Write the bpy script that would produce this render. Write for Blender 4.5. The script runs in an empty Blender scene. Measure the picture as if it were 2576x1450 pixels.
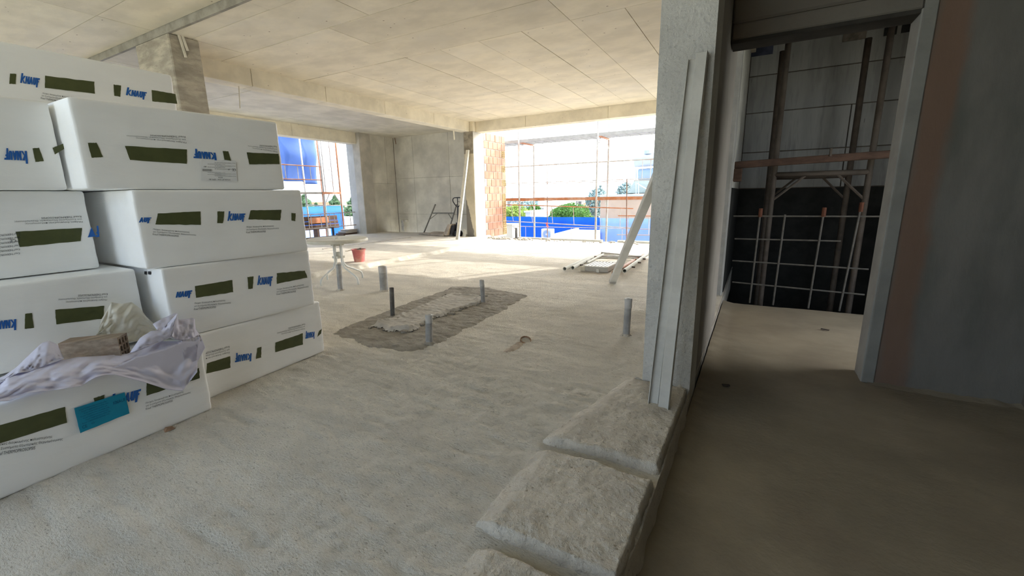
import bpy, math, random
import numpy as np
from mathutils import Vector, Matrix, noise

# ------------------------------------------------------------------ camera, sky, sun, exposure
FPX, PITCH, ROLL, YAW, H = 1074.067, 0.2120388, -0.0170783, 0.5159732, 1.15
cy_, sy_ = math.cos(YAW), math.sin(YAW)
fwd0 = Vector((-sy_, cy_, 0)); right0 = Vector((cy_, sy_, 0)); up0 = Vector((0, 0, 1))
FW = fwd0 * math.cos(PITCH) - up0 * math.sin(PITCH)
UP_ = up0 * math.cos(PITCH) + fwd0 * math.sin(PITCH)
RI = right0 * math.cos(ROLL) + UP_ * math.sin(ROLL)
UP = UP_ * math.cos(ROLL) - right0 * math.sin(ROLL)
EYE = Vector((0, 0, H))
scene = bpy.context.scene
cam = bpy.data.cameras.new('camera'); cam_o = bpy.data.objects.new('camera', cam)
scene.collection.objects.link(cam_o)
cam.sensor_width = 36; cam.lens = FPX * 36 / 2576; cam.clip_start = .02; cam.clip_end = 5000
cam_o.matrix_world = Matrix(((RI.x, UP.x, -FW.x, 0), (RI.y, UP.y, -FW.y, 0), (RI.z, UP.z, -FW.z, H), (0, 0, 0, 1)))
scene.camera = cam_o

SUN_EL, SUN_AZ = math.radians(24.0), math.radians(31.5)      # azimuth from +Y towards +X
world = bpy.data.worlds.new('sky'); scene.world = world; world.use_nodes = True
wn = world.node_tree.nodes; wl = world.node_tree.links
bg = wn['Background']
SKY_BASE, SKY_GLOW = (.36, .42, .485), 2.5
sd = Vector((math.sin(SUN_AZ) * math.cos(SUN_EL), math.cos(SUN_AZ) * math.cos(SUN_EL), math.sin(SUN_EL)))
stc = wn.new('ShaderNodeTexCoord')
dt = wn.new('ShaderNodeVectorMath'); dt.operation = 'DOT_PRODUCT'; wl.new(stc.outputs['Generated'], dt.inputs[0]); dt.inputs[1].default_value = sd
mr = wn.new('ShaderNodeMapRange'); mr.inputs[1].default_value = -.15; mr.inputs[2].default_value = 1.0; wl.new(dt.outputs['Value'], mr.inputs[0])
pw_ = wn.new('ShaderNodeMath'); pw_.operation = 'POWER'; wl.new(mr.outputs[0], pw_.inputs[0]); pw_.inputs[1].default_value = 1.5
sep = wn.new('ShaderNodeSeparateXYZ'); wl.new(stc.outputs['Generated'], sep.inputs[0])
zr = wn.new('ShaderNodeMapRange'); zr.inputs[1].default_value = 0; zr.inputs[2].default_value = .9; wl.new(sep.outputs['Z'], zr.inputs[0])
zc = wn.new('ShaderNodeMix'); zc.data_type = 'RGBA'; wl.new(zr.outputs[0], zc.inputs[0])
zc.inputs[6].default_value = (*SKY_BASE, 1); zc.inputs[7].default_value = (SKY_BASE[0]*.55, SKY_BASE[1]*.72, SKY_BASE[2]*.95, 1)     # haze at the horizon, bluer overhead
gl = wn.new('ShaderNodeMix'); gl.data_type = 'RGBA'; gl.blend_type = 'ADD'; gl.inputs[0].default_value = 1
gm = wn.new('ShaderNodeVectorMath'); gm.operation = 'SCALE'; gm.inputs[0].default_value = (SKY_GLOW, SKY_GLOW*.97, SKY_GLOW*.91); wl.new(pw_.outputs[0], gm.inputs['Scale'])
wl.new(zc.outputs[2], gl.inputs[6]); wl.new(gm.outputs[0], gl.inputs[7])
wl.new(gl.outputs[2], bg.inputs[0]); bg.inputs[1].default_value = 1.0
sun = bpy.data.lights.new('sun', 'SUN'); sun.energy = .95; sun.angle = math.radians(.6); sun.color = (1, .93, .82)
sun_o = bpy.data.objects.new('sun', sun); scene.collection.objects.link(sun_o)
sd = Vector((math.sin(SUN_AZ) * math.cos(SUN_EL), math.cos(SUN_AZ) * math.cos(SUN_EL), math.sin(SUN_EL)))
sun_o.rotation_euler = sd.to_track_quat('Z', 'Y').to_euler(); sun_o.location = sd * 60
vs = scene.view_settings
vs.view_transform = 'Standard'; vs.look = 'None'; vs.gamma = 1; vs.use_curve_mapping = False
vs.exposure = 2.55
scene.cycles.max_bounces = 14; scene.cycles.diffuse_bounces = 9; scene.cycles.transparent_max_bounces = 12
scene.cycles.caustics_reflective = False; scene.cycles.caustics_refractive = False
scene.cycles.sample_clamp_indirect = 8

# ------------------------------------------------------------------ helpers
def ray(x, y): return FW * FPX + RI * (x - 1288) - UP * (y - 725)
def at_z(x, y, z=0.0): d = ray(x, y); return EYE + d * ((z - H) / d.z)
def at_x(x, y, X): d = ray(x, y); return EYE + d * (X / d.x)
def at_y(x, y, Y): d = ray(x, y); return EYE + d * (Y / d.y)
COL = scene.collection
R = random.Random(7)
def nz(x, y, z=0.0): return noise.noise(Vector((x, y, z)))
def fbm(x, y, z=0.0, o=3):
    a, s, f = 1.0, 0.0, 1.0
    for _ in range(o):
        s += a * noise.noise(Vector((x * f, y * f, z * f))); a *= .5; f *= 2.1
    return s
def lerp(a, b, t): return a + (b - a) * t
def sstep(a, b, x):
    t = min(1, max(0, (x - a) / (b - a))); return t * t * (3 - 2 * t)

class MB:
    def __init__(s): s.v = []; s.f = []
    def add(s, vs, fs):
        n = len(s.v); s.v += [tuple(v) for v in vs]; s.f += [tuple(i + n for i in f) for f in fs]; return s
    def box(s, x0, x1, y0, y1, z0, z1):
        return s.add([(x0,y0,z0),(x1,y0,z0),(x1,y1,z0),(x0,y1,z0),(x0,y0,z1),(x1,y0,z1),(x1,y1,z1),(x0,y1,z1)],
            [(0,3,2,1),(4,5,6,7),(0,1,5,4),(1,2,6,5),(2,3,7,6),(3,0,4,7)])
    def cbox(s, x0, x1, y0, y1, z0, z1, c=.01):                       # chamfered box
        x0,x1=min(x0,x1),max(x0,x1); y0,y1=min(y0,y1),max(y0,y1); z0,z1=min(z0,z1),max(z0,z1)
        c = min(c, (x1-x0)*.45, (y1-y0)*.45, (z1-z0)*.45)
        vs = []; idx = {}
        for ix in (0,1):
            for iy in (0,1):
                for iz in (0,1):
                    p = [(x0,x1)[ix], (y0,y1)[iy], (z0,z1)[iz]]; sgn = [(1,-1)[ix], (1,-1)[iy], (1,-1)[iz]]
                    for a in range(3):
                        q = [p[k] + (0 if k == a else sgn[k] * c) for k in range(3)]
                        idx[(ix,iy,iz,a)] = len(vs); vs.append(q)
        fs = []
        for a in range(3):
            b, d = (a+1)%3, (a+2)%3
            for sd_ in (0,1):
                loop = []
                for (m, n_) in ((0,0),(1,0),(1,1),(0,1)):
                    k = [0,0,0]; k[a] = sd_; k[b] = m; k[d] = n_; loop.append(idx[(*k, a)])
                fs.append(loop if sd_ else loop[::-1])
            for m in (0,1):                                             # edges along axis a
                for n_ in (0,1):
                    k0=[0,0,0]; k0[b]=m; k0[d]=n_; k1=list(k0); k1[a]=1
                    l = [idx[(*k0,b)], idx[(*k1,b)], idx[(*k1,d)], idx[(*k0,d)]]
                    fs.append(l if (m+n_)%2==0 else l[::-1])
        for ix in (0,1):
            for iy in (0,1):
                for iz in (0,1):
                    l=[idx[(ix,iy,iz,0)],idx[(ix,iy,iz,1)],idx[(ix,iy,iz,2)]]
                    fs.append(l if (ix+iy+iz)%2 else l[::-1])
        return s.add(vs, fs)
    def bar(s, p0, p1, w, h, up=(0,0,1), c=0.0):                        # rectangular bar between two points
        p0, p1 = Vector(p0), Vector(p1); d = (p1-p0); L = d.length; d.normalize(); u = Vector(up)
        if abs(d.dot(u)) > .98: u = Vector((0,1,0))
        x = d.cross(u).normalized(); u = x.cross(d).normalized()
        m = MB(); (m.cbox(-w/2,w/2,0,L,-h/2,h/2,c) if c else m.box(-w/2,w/2,0,L,-h/2,h/2))
        return s.add([p0 + x*a + d*b + u*g for a,b,g in m.v], m.f)
    def tube(s, pts, r, n=8, cap=True, r1=None):
        pts = [Vector(p) for p in pts]; m = len(pts); rings = []
        d0 = (pts[1]-pts[0]).normalized(); ref = Vector((0,0,1)) if abs(d0.z) < .9 else Vector((0,1,0))
        u = d0.cross(ref).normalized()
        vs, fs = [], []
        for i, p in enumerate(pts):
            d = (pts[min(i+1,m-1)] - pts[max(i-1,0)]).normalized()
            u = (u - d * u.dot(d)).normalized(); w = d.cross(u)
            rr = r if r1 is None else lerp(r, r1, i/(m-1))
            for k in range(n):
                a = 2*math.pi*k/n; vs.append(p + (u*math.cos(a) + w*math.sin(a))*rr)
        for i in range(m-1):
            for k in range(n):
                k2 = (k+1)%n; fs.append((i*n+k, i*n+k2, (i+1)*n+k2, (i+1)*n+k))
        if cap: fs.append(tuple(range(n))[::-1]); fs.append(tuple(range((m-1)*n, m*n)))
        return s.add(vs, fs)
    def pipe(s, p0, p1, r, ri, n=14):                                   # hollow pipe, open ends
        p0, p1 = Vector(p0), Vector(p1); d=(p1-p0).normalized()
        ref = Vector((0,0,1)) if abs(d.z)<.9 else Vector((0,1,0)); u=d.cross(ref).normalized(); w=d.cross(u)
        vs=[];fs=[]
        for (p,rr) in ((p0,r),(p1,r),(p1,ri),(p0,ri)):
            for k in range(n):
                a=2*math.pi*k/n; vs.append(p+(u*math.cos(a)+w*math.sin(a))*rr)
        for j in range(4):
            j2=(j+1)%4
            for k in range(n): k2=(k+1)%n; fs.append((j*n+k,j*n+k2,j2*n+k2,j2*n+k))
        return s.add(vs,fs)
    def lathe(s, prof, c=(0,0,0), n=24):                                # profile of (r,z)
        vs=[];fs=[]; m=len(prof)
        for r_,z in prof:
            for k in range(n):
                a=2*math.pi*k/n; vs.append((c[0]+r_*math.cos(a), c[1]+r_*math.sin(a), c[2]+z))
        for i in range(m-1):
            for k in range(n): k2=(k+1)%n; fs.append((i*n+k,i*n+k2,(i+1)*n+k2,(i+1)*n+k))
        return s.add(vs,fs)
    def grid(s, fn, nu, nv):
        vs=[fn(i/nu, j/nv) for j in range(nv+1) for i in range(nu+1)]
        fs=[(j*(nu+1)+i, j*(nu+1)+i+1, (j+1)*(nu+1)+i+1, (j+1)*(nu+1)+i) for j in range(nv) for i in range(nu)]
        return s.add(vs,fs)
    def prism(s, poly, z0, z1):
        n=len(poly); vs=[(x,y,z0) for x,y in poly]+[(x,y,z1) for x,y in poly]
        fs=[tuple(range(n))[::-1], tuple(range(n,2*n))]+[(i,(i+1)%n,n+(i+1)%n,n+i) for i in range(n)]
        return s.add(vs,fs)
    def slab(s, f, t, axis):                                            # thicken a grid fn? simple offset copy
        return s

def obj(name, mb, mat, parent=None, smooth=False, loc=None):
    me = bpy.data.meshes.new(name)
    o0 = Vector(loc) if loc is not None else (parent_world(parent) if parent else Vector((0,0,0)))
    vs = [(v[0]-o0.x, v[1]-o0.y, v[2]-o0.z) for v in mb.v]
    me.from_pydata(vs, [], mb.f); me.validate()
    if smooth: me.polygons.foreach_set('use_smooth', [True]*len(me.polygons))
    me.materials.append(mat)
    o = bpy.data.objects.new(name, me); COL.objects.link(o)
    if parent:
        o.parent = parent
        if loc is not None: o.location = o0 - parent_world(parent)
    else: o.location = o0
    return o
def parent_world(p):
    w = Vector((0,0,0))
    while p is not None: w += Vector(p.location); p = p.parent
    return w
def thing(name, label, cat, loc=(0,0,0), group=None):
    o = bpy.data.objects.new(name, None); COL.objects.link(o); o.location = loc; o.empty_display_size = .1
    return tag(o, label, cat, group)
def tag(o, label, cat, group=None, kind=None):
    o['label'] = label; o['category'] = cat
    if group: o['group'] = group
    if kind: o['kind'] = kind
    return o
def struct(o, label=None):
    o['kind'] = 'structure'
    if label: o['label'] = label
    return o
def stuff(o): o['kind'] = 'stuff'; return o
def copy_part(src, parent, loc=None):
    c = src.copy(); COL.objects.link(c); c.parent = parent
    if loc is not None: c.location = loc
    return c

# ------------------------------------------------------------------ materials
def mat(name, col, rough=.85, var=.12, scale=4.0, bump=.3, bscale=60, spots=None, tint=None, tint_scale=1.2, tint_amt=.5,
        rnd=0.0, metal=0.0, spec=.3, detail=6, stretch=(1,1,1), mask=None, trans=None, fine=0, bdist=.01):
    m = bpy.data.materials.new(name); m.use_nodes = True
    N = m.node_tree.nodes; L = m.node_tree.links; b = N['Principled BSDF']
    b.inputs['Roughness'].default_value = rough; b.inputs['Metallic'].default_value = metal
    b.inputs['Specular IOR Level'].default_value = spec
    tc = N.new('ShaderNodeTexCoord'); mp = N.new('ShaderNodeMapping'); mp.inputs['Scale'].default_value = stretch
    L.new(tc.outputs['Object'], mp.inputs[0])
    P = mp.outputs[0]
    def noise_n(sc, det=6, ro=.6):
        n = N.new('ShaderNodeTexNoise'); n.inputs['Scale'].default_value = sc; n.inputs['Detail'].default_value = det
        n.inputs['Roughness'].default_value = ro; L.new(P, n.inputs['Vector']); return n.outputs['Fac']
    def ramp(fac, a, b_):
        r = N.new('ShaderNodeMapRange'); r.inputs[1].default_value = a; r.inputs[2].default_value = b_; r.clamp = True
        r.interpolation_type = 'SMOOTHSTEP'; L.new(fac, r.inputs[0]); return r.outputs[0]
    def mixc(fac, A, B, kind='MIX'):
        x = N.new('ShaderNodeMix'); x.data_type = 'RGBA'; x.blend_type = kind
        if isinstance(fac, float): x.inputs[0].default_value = fac
        else: L.new(fac, x.inputs[0])
        for k, v in ((6, A), (7, B)):
            if isinstance(v, tuple): x.inputs[k].default_value = (*v, 1) if len(v) == 3 else v
            else: L.new(v, x.inputs[k])
        return x.outputs[2]
    lo = tuple(c*(1-var) for c in col); hi = tuple(min(1,c*(1+var)) for c in col)
    c = mixc(ramp(noise_n(scale, detail), .32, .68), lo, hi)
    if tint: c = mixc(_mul(N, L, ramp(noise_n(tint_scale, 4), .45, .7), tint_amt), c, tint)
    if fine:
        c = mixc(_mul(N, L, ramp(noise_n(fine, 3, .7), .52, .72), .48), c, tuple(k*.55 for k in col))
    if spots:                                                           # (scale, radius, colour)
        v = N.new('ShaderNodeTexVoronoi'); v.inputs['Scale'].default_value = spots[0]; v.inputs['Randomness'].default_value = 1
        L.new(P, v.inputs['Vector'])
        f = ramp(v.outputs['Distance'], spots[1], spots[1]*.55)
        g = ramp(noise_n(spots[0]*.37, 2), .5, .56)
        c = mixc(_mulf(N, L, f, g), c, spots[2])
    if mask: c = mixc(mask(N, L, tc.outputs['Object'], noise_n, ramp), c, mask.colour)
    if rnd:
        oi = N.new('ShaderNodeObjectInfo'); r = N.new('ShaderNodeMapRange'); r.inputs[3].default_value = 1-rnd; r.inputs[4].default_value = 1+rnd
        L.new(oi.outputs['Random'], r.inputs[0])
        cc = N.new('ShaderNodeCombineColor'); [L.new(r.outputs[0], cc.inputs[i]) for i in range(3)]
        c = mixc(1.0, c, cc.outputs[0], 'MULTIPLY')
    L.new(c, b.inputs['Base Color'])
    if bump:
        n1 = noise_n(bscale, 5, .65)
        bp = N.new('ShaderNodeBump'); bp.inputs['Strength'].default_value = bump; bp.inputs['Distance'].default_value = bdist
        L.new(n1, bp.inputs['Height']); L.new(bp.outputs[0], b.inputs['Normal'])
    if trans:
        t = N.new('ShaderNodeBsdfTranslucent'); L.new(c, t.inputs[0]); mx = N.new('ShaderNodeMixShader'); mx.inputs[0].default_value = trans
        L.new(b.outputs[0], mx.inputs[1]); L.new(t.outputs[0], mx.inputs[2])
        L.new(mx.outputs[0], N['Material Output'].inputs[0])
    return m
def _mul(N, L, a, k):
    n = N.new('ShaderNodeMath'); n.operation = 'MULTIPLY'; L.new(a, n.inputs[0]); n.inputs[1].default_value = k; return n.outputs[0]
def _mulf(N, L, a, b):
    n = N.new('ShaderNodeMath'); n.operation = 'MULTIPLY'; L.new(a, n.inputs[0]); L.new(b, n.inputs[1]); return n.outputs[0]
def lin_mask(cx, cy, cz, c0, w, namp, nsc, colour, lo=0.0, hi=.06):
    """stain where cx*x+cy*y+cz*z+c0 + noise > 0"""
    def f(N, L, P, noise_n, ramp):
        d = N.new('ShaderNodeVectorMath'); d.operation = 'DOT_PRODUCT'; L.new(P, d.inputs[0]); d.inputs[1].default_value = (cx, cy, cz)
        a = N.new('ShaderNodeMath'); a.operation = 'ADD'; L.new(d.outputs['Value'], a.inputs[0]); a.inputs[1].default_value = c0 - namp*.5
        n = N.new('ShaderNodeMath'); n.operation = 'MULTIPLY_ADD'; L.new(noise_n(nsc, 6, .7), n.inputs[0]); n.inputs[1].default_value = namp; L.new(a.outputs[0], n.inputs[2])
        return _mul(N, L, ramp(n.outputs[0], lo, hi), w)
    f.colour = colour
    return f

M = {}
M['ceil'] = mat('ceiling_plywood_cast_concrete', (.71,.64,.505), .8, .08, 2.2, .12, 40, spots=(6.5,.10,(.26,.20,.14)), tint=(.68,.63,.53), rnd=.07, stretch=(1,1.6,1))
M['ceil_grey'] = mat('ceiling_grey_concrete', (.56,.52,.43), .85, .12, 1.6, .2, 40, spots=(5,.05,(.25,.2,.15)), rnd=.05)
M['gap'] = mat('joint_dark', (.16,.13,.10), .95, .2, 8, 0)
M['beam'] = mat('beam_concrete', (.70,.64,.51), .85, .10, 2.5, .25, 45, spots=(9,.09,(.3,.25,.18)), rnd=.05)
M['wall'] = mat('grey_wall_concrete', (.56,.535,.465), .9, .14, 1.7, .35, 30, tint=(.38,.365,.33), tint_scale=1.1, tint_amt=.55, rnd=.06)
M['wall_light'] = mat('light_grey_concrete', (.50,.50,.48), .9, .10, 3, .35, 40, spots=(14,.06,(.25,.24,.22)), tint=(.42,.42,.40))
M['column'] = mat('rough_grey_column', (.57,.555,.51), .9, .10, 3.5, .9, 70, tint=(.43,.42,.39), tint_scale=1.6, fine=45)
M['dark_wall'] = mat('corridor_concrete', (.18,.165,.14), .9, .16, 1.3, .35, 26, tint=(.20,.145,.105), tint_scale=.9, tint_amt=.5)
M['floor'] = mat('rough_screed', (.79,.735,.635), .95, .10, 2.2, 1.0, 75, tint=(.69,.635,.54), tint_scale=.9, tint_amt=.6, fine=42, stretch=(1,1.9,1), bdist=.02, spots=(34,.2,(.48,.43,.35)))
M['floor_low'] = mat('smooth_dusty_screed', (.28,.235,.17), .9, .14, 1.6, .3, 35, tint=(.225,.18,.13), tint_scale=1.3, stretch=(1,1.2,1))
M['screed_slab'] = mat('screed_slab', (.58,.53,.45), .95, .11, 5, .9, 50, tint=(.48,.44,.37), fine=40, bdist=.02, spots=(30,.2,(.36,.31,.24)))
M['mortar_wet'] = mat('damp_mortar', (.31,.285,.245), .9, .2, 6, 1.0, 45, fine=35, stretch=(1,2.2,1))
M['mortar_dry'] = mat('pale_mortar', (.44,.42,.385), .9, .1, 5, .5, 40)
M['film'] = mat('white_shrink_film', (.90,.90,.885), .36, .02, 3, .22, 7, spec=.5, stretch=(1,.6,2.2))
M['foam'] = mat('polystyrene_end', (.93,.935,.935), .7, .02, 6, .25, 120)
M['green'] = mat('printed_olive_green', (.075,.085,.032), .5, .1, 14, 0)
M['blue'] = mat('printed_blue', (.02,.12,.42), .5, .05, 14, 0)
M['ink'] = mat('printed_grey_ink', (.05,.055,.055), .6, .05, 14, 0)
M['cyan'] = mat('cyan_label_sheet', (.005,.25,.40), .4, .08, 9, .1, 30)
M['cyan_ink'] = mat('label_dark_blue_ink', (.005,.08,.17), .5, .05, 9, 0)
M['sticker'] = mat('pale_label', (.80,.81,.81), .4, .03, 9, 0)
M['sheet'] = mat('lilac_plastic_sheet', (.70,.68,.79), .5, .04, 7, .06, 12, trans=.15)
M['bag'] = mat('cream_translucent_bag', (.88,.85,.76), .45, .04, 8, .12, 20, trans=.45, spec=.35)
M['brick_old'] = mat('dusty_brick', (.36,.285,.215), .9, .28, 16, .8, 70, stretch=(1.4,.2,2.2), tint=(.22,.135,.09), tint_scale=7, tint_amt=.7)
M['brick'] = mat('orange_brick', (.40,.205,.14), .9, .10, 5, .35, 60, rnd=.10, tint=(.36,.20,.145))
M['brick_core'] = mat('yellow_brick_core', (.42,.26,.10), .9, .2, 12, .5, 60)
M['brick_mortar'] = mat('wall_mortar', (.36,.335,.295), .95, .15, 6, .8, 50)
M['pvc'] = mat('grey_pvc_dusty', (.33,.33,.325), .6, .2, 9, .3, 50, tint=(.42,.40,.36), tint_scale=9, tint_amt=.6)
M['pvc_dark'] = mat('dark_pvc', (.10,.10,.10), .5, .3, 9, .2, 50, tint=(.3,.28,.25), tint_scale=14, tint_amt=.5)
M['tape'] = mat('white_tape', (.47,.465,.45), .5, .1, 12, .3, 40)
M['white_plastic'] = mat('dirty_white_plastic', (.56,.54,.46), .55, .08, 7, .1, 30, tint=(.5,.47,.36), tint_scale=3)
M['white_paint'] = mat('white_paint_metal', (.68,.68,.64), .45, .06, 9, 0)
M['red_plastic'] = mat('dusty_red_plastic', (.55,.16,.15), .6, .12, 7, .2, 30, tint=(.58,.40,.28), tint_scale=5, tint_amt=.75)
M['rubbish'] = mat('bucket_scraps', (.20,.17,.13), .9, .3, 20, .5, 40)
M['white_board'] = mat('whitened_board', (.62,.62,.57), .7, .06, 6, .15, 40)
M['alu'] = mat('dusty_straightedge', (.50,.485,.44), .7, .1, 6, .3, 35, tint=(.40,.385,.345), tint_scale=3)
M['scaff'] = mat('galvanised_scaffold', (.44,.42,.39), .6, .15, 8, 0, tint=(.40,.24,.17), tint_scale=2.2, tint_amt=.6)
M['scaff_red'] = mat('orange_painted_scaffold', (.42,.16,.07), .6, .15, 8, 0, tint=(.50,.38,.30), tint_scale=3)
M['scaff_dark'] = mat('rusty_dark_scaffold', (.09,.07,.055), .7, .25, 8, .2, 40, tint=(.14,.12,.10))
M['rust'] = mat('rusty_rebar', (.22,.12,.08), .8, .2, 20, .2, 60)
M['steel_deck'] = mat('steel_deck', (.38,.38,.38), .5, .1, 6, 0)
M['timber_dark'] = mat('old_brown_boards', (.085,.05,.035), .85, .3, 5, .4, 40, stretch=(1,.3,3))
M['timber_grey'] = mat('grey_weathered_timber', (.34,.31,.27), .85, .2, 5, .4, 40)
M['timber_black'] = mat('dark_wet_timber', (.07,.055,.045), .8, .3, 5, .4, 40)
M['plaster_strip'] = mat('pale_batten', (.66,.62,.52), .8, .08, 8, .1)
M['jack_beige'] = mat('worn_beige_paint', (.36,.30,.23), .6, .2, 7, .2, 40)
M['jack_black'] = mat('black_metal', (.025,.025,.03), .4, .2, 9, 0)
M['tarp'] = mat('blue_tarp', (.085,.17,.42), .6, .06, 3, .2, 6, trans=.5)
M['tarp_deep'] = mat('deep_blue_fence_sheet', (.01,.13,.62), .6, .12, 1.2, .15, 5, trans=.45)
M['tarp_pale'] = mat('pale_blue_fence_sheet', (.26,.38,.80), .6, .05, 1.2, .1, 5, trans=.3)
M['house'] = mat('beige_render', (.54,.38,.245), .9, .05, 1, .1, 20)
M['white_house'] = mat('white_render', (.50,.49,.47), .9, .05, 1, 0)
M['roof'] = mat('orange_roof_tile', (.38,.16,.09), .9, .12, 3, 0)
M['glass_dark'] = mat('far_window_dark', (.10,.12,.14), .3, .1, 3, 0)
M['tank'] = mat('white_tank', (.40,.44,.48), .5, .04, 3, 0)
M['tank_blue'] = mat('blue_grey_tank', (.24,.31,.40), .5, .05, 3, 0)
M['collector'] = mat('grey_green_collector', (.17,.21,.20), .6, .08, 3, 0)
M['leaf'] = mat('tree_leaves', (.07,.17,.035), .7, .3, 2.5, 0, trans=.35)
M['leaf_light'] = mat('light_leaves', (.22,.30,.07), .7, .3, 2, 0, trans=.35)
M['leaf_conifer'] = mat('conifer_leaves', (.12,.20,.11), .7, .25, 2.5, 0, trans=.3)
M['leaf_far'] = mat('hazy_far_leaves', (.22,.30,.30), .8, .2, 1, 0)
M['bark'] = mat('bark', (.16,.11,.08), .9, .2, 6, .3)
M['ground'] = mat('town_ground', (.42,.40,.34), .95, .2, .05, 0, tint=(.25,.30,.17), tint_scale=.03)
M['sea'] = mat('distant_sea', (.16,.30,.48), .4, .05, .01, 0)
M['chip'] = mat('brown_chip', (.30,.19,.12), .9, .2, 20, .3)
M['far_town'] = mat('far_town_walls', (.17,.16,.155), .9, .1, .3, 0, rnd=.35)
M['bitumen'] = mat('black_bitumen_coat', (.022,.022,.020), .8, .3, 5, .2, 30)
M['rubbish_dust'] = mat('brown_dust_trail', (.42,.35,.28), .95, .2, 20, .6, 60)
M['trestle'] = mat('worn_grey_trestle', (.17,.165,.15), .7, .2, 9, 0)
M['red_tape'] = mat('red_white_tape', (.75,.25,.25), .6, .3, 25, 0)

# ------------------------------------------------------------------ setting: floors
ZC = 3.09
def axis_steps(pts):
    out = []
    for (a, b, n) in pts: out += list(np.linspace(a, b, n, endpoint=False))
    return out + [pts[-1][1]]
def floor_h(x, y):
    d = math.hypot(x, y); k = 1.0 if d < 4 else max(.45, 1 - (d-4)*.1)
    h = .008*fbm(x*1.3, y*1.3, 3.1, 2) + .0060*nz(x*5, y*22, 1.0)*k + .0056*fbm(x*19, y*27, 5.0, 3)*k
    h += .006*max(0, nz(x*2.2+4, y*9, 7.0))
    if x > -2.4 and y < 2.2: h += .010*sstep(-2.4,-1.2,x)*abs(fbm(x*9, y*12, 2.0, 3))      # coarser crust by the kerb
    # raised left bay with a ragged edge
    ex = -5.72 - .12*nz(y*1.7, 2.0, 0) - .8*sstep(8.4, 9.9, y) + .04*nz(y*9, 5, 1)
    up = sstep(ex+.035, ex-.03, x)*sstep(3.4,3.7,y)
    return h*(1-.45*up) + .068*up
xs = axis_steps([(-11.2,-7.2,50),(-7.2,-5.2,70),(-5.2,-3,70),(-3,-.245,150)])
ys = axis_steps([(-2.2,.3,22),(.3,3.2,190),(3.2,6.6,120),(6.6,10.42,90)])
fl = MB(); nx = len(xs)
fl.v = [(x, y, floor_h(x,y)) for y in ys for x in xs]
fl.f = [(j*nx+i, j*nx+i+1, (j+1)*nx+i+1, (j+1)*nx+i) for j in range(len(ys)-1) for i in range(nx-1)]
floor = struct(obj('floor', fl, M['floor'], smooth=True), 'rough pale screed floor with brush marks')
obj('slab_edge', MB().box(-11.2,-.25,-2.2,10.42,-.35,-.05), M['screed_slab'], floor)
# kerb face and the three raised screed slabs along the drop on the right
def slab_piece(y0, y1, xl0, xl1, z, nu=64, nv=84):
    m = MB()
    def f(u, v):
        y = lerp(y0, y1, v); x = lerp(lerp(xl0, xl1, v), -.252, u)
        du=min(u,1-u)*.5; dv=min(v,1-v)*(y1-y0); d=min(du,dv)
        wob=.008*fbm(x*16,y*16,3,2)
        e = sstep(0,.013,d+wob*.5)
        soft = sstep(.0,.09,u*.5)
        x += .010*nz(y*14, x*3, 2)*(1 if u<.05 else .3); y += .010*nz(x*14, y*3, 9)*(1 if v<.05 or v>.95 else .3)
        top = z*(.45+.55*soft) + .0045*fbm(x*13, y*17, 4, 3) + .004*nz(x*34,y*40,1) + .010*max(0,fbm(x*5,y*5,8,2)-.1)
        return (x, y, lerp(-.02, top, e))
    m.grid(f, nu, nv); return m
for a in ((1.655,2.50,-.80,-.62,.046), (1.055,1.575,-.775,-.785,.046), (.25,.99,-.70,-.71,.046)):
    o = obj('screed_slab', slab_piece(*a), M['screed_slab'], floor, smooth=True)
kb = MB()
def kerb(u, v):
    y = lerp(-2.4, 2.62, u); return (-.244 + (.012*nz(y*5,2,1) + .016*v*v*(1+nz(y*9,1,3)))*sstep(2.5,2.35,y), y, lerp(.035 if .3<y<2.5 else .0, -.13, v) + .004*nz(y*20,v*5,0))
kb.grid(kerb, 260, 5)
obj('kerb_face', kb, M['screed_slab'], floor, smooth=True)
fl2 = MB(); xs2 = np.linspace(-.24, 3.6, 110); ys2 = axis_steps([(-2.4,.6,20),(.6,3.6,110),(3.6,5.42,50)])
def low_h(x, y):
    h = -.1 + .006*fbm(x*1.6,y*1.6,6,2) + .0016*fbm(x*14,y*20,2,2)
    h += .022*sstep(-.13,-.24,x)*(1+.8*nz(x*20,y*14,1)) if x < -.13 else 0
    if y > 3.3: h += .004*nz(x*3,y*26,4) + .006*fbm(x*9,y*11,3,2)*sstep(3.3,3.6,y)*sstep(4.4,3.7,y)
    return h
fl2.v = [(x,y,low_h(x,y)) for y in ys2 for x in xs2]; n2 = len(xs2)
fl2.f = [(j*n2+i, j*n2+i+1, (j+1)*n2+i+1, (j+1)*n2+i) for j in range(len(ys2)-1) for i in range(n2-1)]
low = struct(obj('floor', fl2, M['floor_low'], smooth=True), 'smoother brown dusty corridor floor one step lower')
obj('slab_edge', MB().box(-.24,3.6,-2.4,5.42,-.4,-.16), M['dark_wall'], low)

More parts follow.
